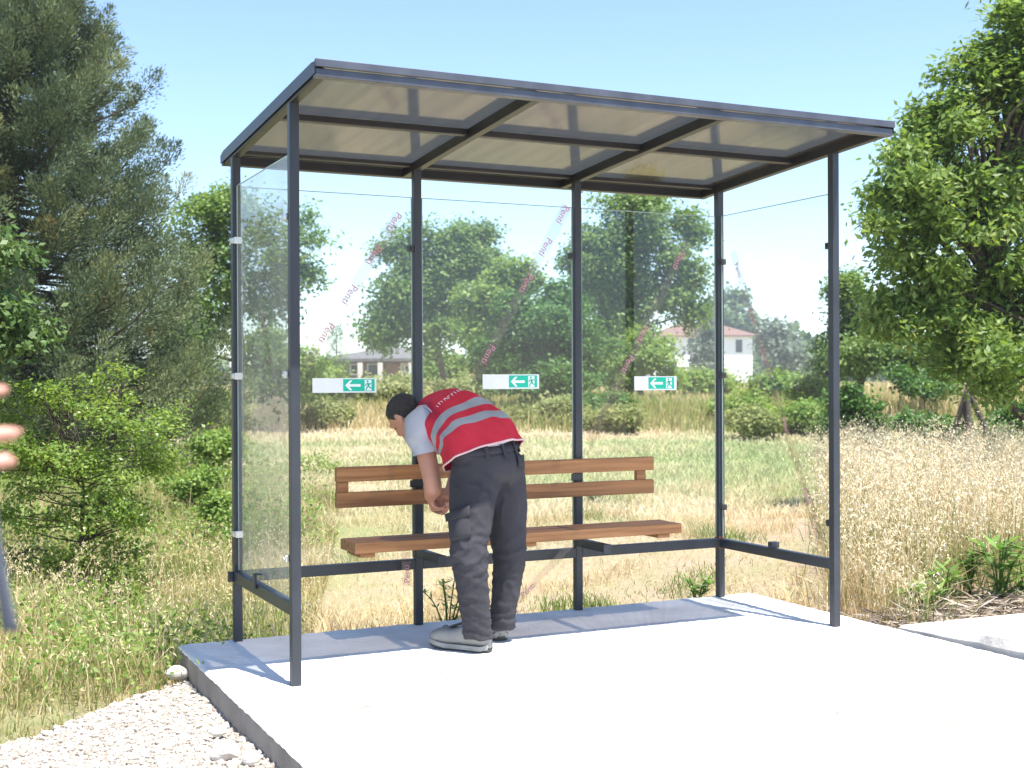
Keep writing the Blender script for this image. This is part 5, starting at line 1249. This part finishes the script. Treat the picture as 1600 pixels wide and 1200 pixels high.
def house(name, label, px0, px1, d, z_eave, ov, roof_h, mat, rmat, depth, wins, door=None, extra=None, rot=0.0):
    """hip-roofed house whose near wall spans px0..px1 at depth d"""
    a = ground_at(px0, d); b_ = ground_at(px1, d); wv = b_ - a; wv[2] = 0; w = np.linalg.norm(wv); ex = wv / w; ey = np.array([-ex[1], ex[0], 0]); g = min(a[2], b_[2])
    c = a + ex * w / 2 + ey * depth / 2; c[2] = g; root = empty(name, c, label, 'house')
    def P(u, v, z): return a * np.array([1, 1, 0]) + ex * u + ey * v + np.array([0, 0, z])
    mb = MB(); V = [P(0,0,g-.3),P(w,0,g-.3),P(w,depth,g-.3),P(0,depth,g-.3),P(0,0,z_eave),P(w,0,z_eave),P(w,depth,z_eave),P(0,depth,z_eave)]
    mb.add(V, None, [(0,1,5,4),(1,2,6,5),(2,3,7,6),(3,0,4,7),(4,5,6,7)]); mb.build('wall', mat, root)
    mb = MB(); e0 = z_eave - .05; ins = min(depth, w) / 2
    V = [P(-ov,-ov,e0),P(w+ov,-ov,e0),P(w+ov,depth+ov,e0),P(-ov,depth+ov,e0),P(-ov,-ov,e0+.22),P(w+ov,-ov,e0+.22),P(w+ov,depth+ov,e0+.22),P(-ov,depth+ov,e0+.22),P(ins,depth/2,e0+.22+roof_h),P(w-ins if w > depth else ins+.01,depth/2,e0+.22+roof_h)]
    mb.add(V, [(7,4,8),(5,6,9)], [(0,3,2,1),(0,1,5,4),(1,2,6,5),(2,3,7,6),(3,0,4,7),(4,5,9,8),(6,7,8,9)]); rf = mb.build('roof', rmat, root)
    for (u, z, ww, hh) in wins:
        fr = MB().add([P(u-.1,-.06,z-.1),P(u+ww+.1,-.06,z-.1),P(u+ww+.1,-.06,z+hh+.1),P(u-.1,-.06,z+hh+.1),P(u-.1,.02,z-.1),P(u+ww+.1,.02,z-.1),P(u+ww+.1,.02,z+hh+.1),P(u-.1,.02,z+hh+.1)], None, [(0,1,2,3),(0,4,5,1),(1,5,6,2),(2,6,7,3),(3,7,4,0)]).build('window', M_FRAME, root)
        mk('pane', [P(u,-.09,z),P(u+ww,-.09,z),P(u+ww,-.09,z+hh),P(u,-.09,z+hh)], None, [(0,1,2,3)], M_WIN, fr)
    if door:
        u, ww, hh = door; mk('door', [P(u,-.08,g),P(u+ww,-.08,g),P(u+ww,-.08,g+hh),P(u,-.08,g+hh)], None, [(0,1,2,3)], M_BRICK, root)
    if extra: extra(P, w, g, root, rf)
    return root
def chim(P, w, g, root, rf):
    mb = MB(); u, v = w * .55, 3.0
    for z0, z1, q in ((9.0, 10.9, .5), (10.9, 11.1, .65)):
        mb.add([P(u-q,v-q,z0),P(u+q,v-q,z0),P(u+q,v+q,z0),P(u-q,v+q,z0),P(u-q,v-q,z1),P(u+q,v-q,z1),P(u+q,v+q,z1),P(u-q,v+q,z1)], None, [(0,1,5,4),(1,2,6,5),(2,3,7,6),(3,0,4,7),(4,5,6,7)])
    mb.build('chimney', M_WALLW, rf)
zt = lambda py, d: float(at(800, py, d)[2])
house('white_house', 'white two storey house with a red hipped roof beyond the field', 1018, 1176, 205, zt(527, 205), .8, 2.3, M_WALLW, M_TILE, 11,
      [(1.2, zt(550, 205), 1.0, 2.0), (2.9, zt(550, 205), .9, 2.0), (6.0, zt(548, 205), 1.3, 1.9), (13.6, zt(552, 205), 1.0, 2.0), (10.5, zt(552, 205), 1.0, 1.9), (3.2, zt(580, 205), .9, 1.5), (9.0, zt(580, 205), 1.2, 1.6)], (7.0, 1.1, 2.2), chim)
def porch(P, w, g, root, rf):
    for u in (2.1, 3.6, 5.9):
        mb = MB(); mb.add([P(u-.18,-1.2,g),P(u+.18,-1.2,g),P(u+.18,-.9,g),P(u-.18,-.9,g),P(u-.18,-1.2,zt(566,96)),P(u+.18,-1.2,zt(566,96)),P(u+.18,-.9,zt(566,96)),P(u-.18,-.9,zt(566,96))], None, [(0,1,5,4),(1,2,6,5),(2,3,7,6),(3,0,4,7)]); mb.build('porch_column', M_WALLC, root)
    mk('brick_panel', [P(3.9,-.05,g),P(4.9,-.05,g),P(4.9,-.05,zt(568,96)),P(3.9,-.05,zt(568,96))], None, [(0,1,2,3)], M_BRICK, root)
    mk('render_panel', [P(5.0,-.05,g),P(6.5,-.05,g),P(6.5,-.05,zt(566,96)),P(5.0,-.05,zt(566,96))], None, [(0,1,2,3)], M_WALLC, root)
house('low_house', 'low cream house with a wide grey roof behind the field grass', 522, 702, 96, zt(563, 96), 1.0, .95, M_BRICKG, M_TILEG, 7,
      [(1.3, zt(583, 96), .45, .65), (5.4, zt(580, 96), .35, .4), (6.9, zt(584, 96), 1.4, .8), (8.0, zt(584, 96), .5, .8), (2.6, zt(588, 96), .8, .9)], (3.0, .5, .9), porch)
SH_ = empty('shed', ground_at(725, 84), 'small bare brick hut right of the low house', 'shed')
c = ground_at(725, 84); mb = MB(); mb.box((c[0]-.6, c[1]-.5, c[2]-.2), (c[0]+.6, c[1]+.5, zt(572, 84))); mb.build('wall', pbr('hut_brick', (.42,.30,.24), (.52,.38,.30), 5, .9), SH_)
mb = MB(); mb.box((c[0]-.75, c[1]-.65, zt(572, 84)+.003), (c[0]+.75, c[1]+.65, zt(569, 84))); mb.build('roof', M_TILE, SH_)
WL = empty('garden_wall', ground_at(1255, 190), 'pale low wall in front of the far wood', 'wall')
a_, b_ = ground_at(1235, 190), ground_at(1265, 190); mb = MB(); mb.bar(a_ + [0, 0, .6], b_ + [0, 0, .6], .3, 3.4); mb.build('wall_face', M_WALLC, WL)
mb = MB(); mb.bar(a_ + [0, 0, 2.36], b_ + [0, 0, 2.36], .45, .12); mb.build('coping', M_TILEG, WL)
# ---------------------------------------------------------------- summer haze
def haze():
    o = MB().box((-540, -80, -1.6), (740, 940, 16.5)).build('haze'); tag(o, kind='stuff')
    M, nt, out = new_mat('haze_air'); v = N(nt, 'ShaderNodeVolumePrincipled')
    v.inputs['Color'].default_value = (.90, .95, 1, 1); v.inputs['Density'].default_value = .0007; v.inputs['Anisotropy'].default_value = .3
    nt.links.new(v.outputs[0], out.inputs['Volume']); o.data.materials.append(M)
haze()
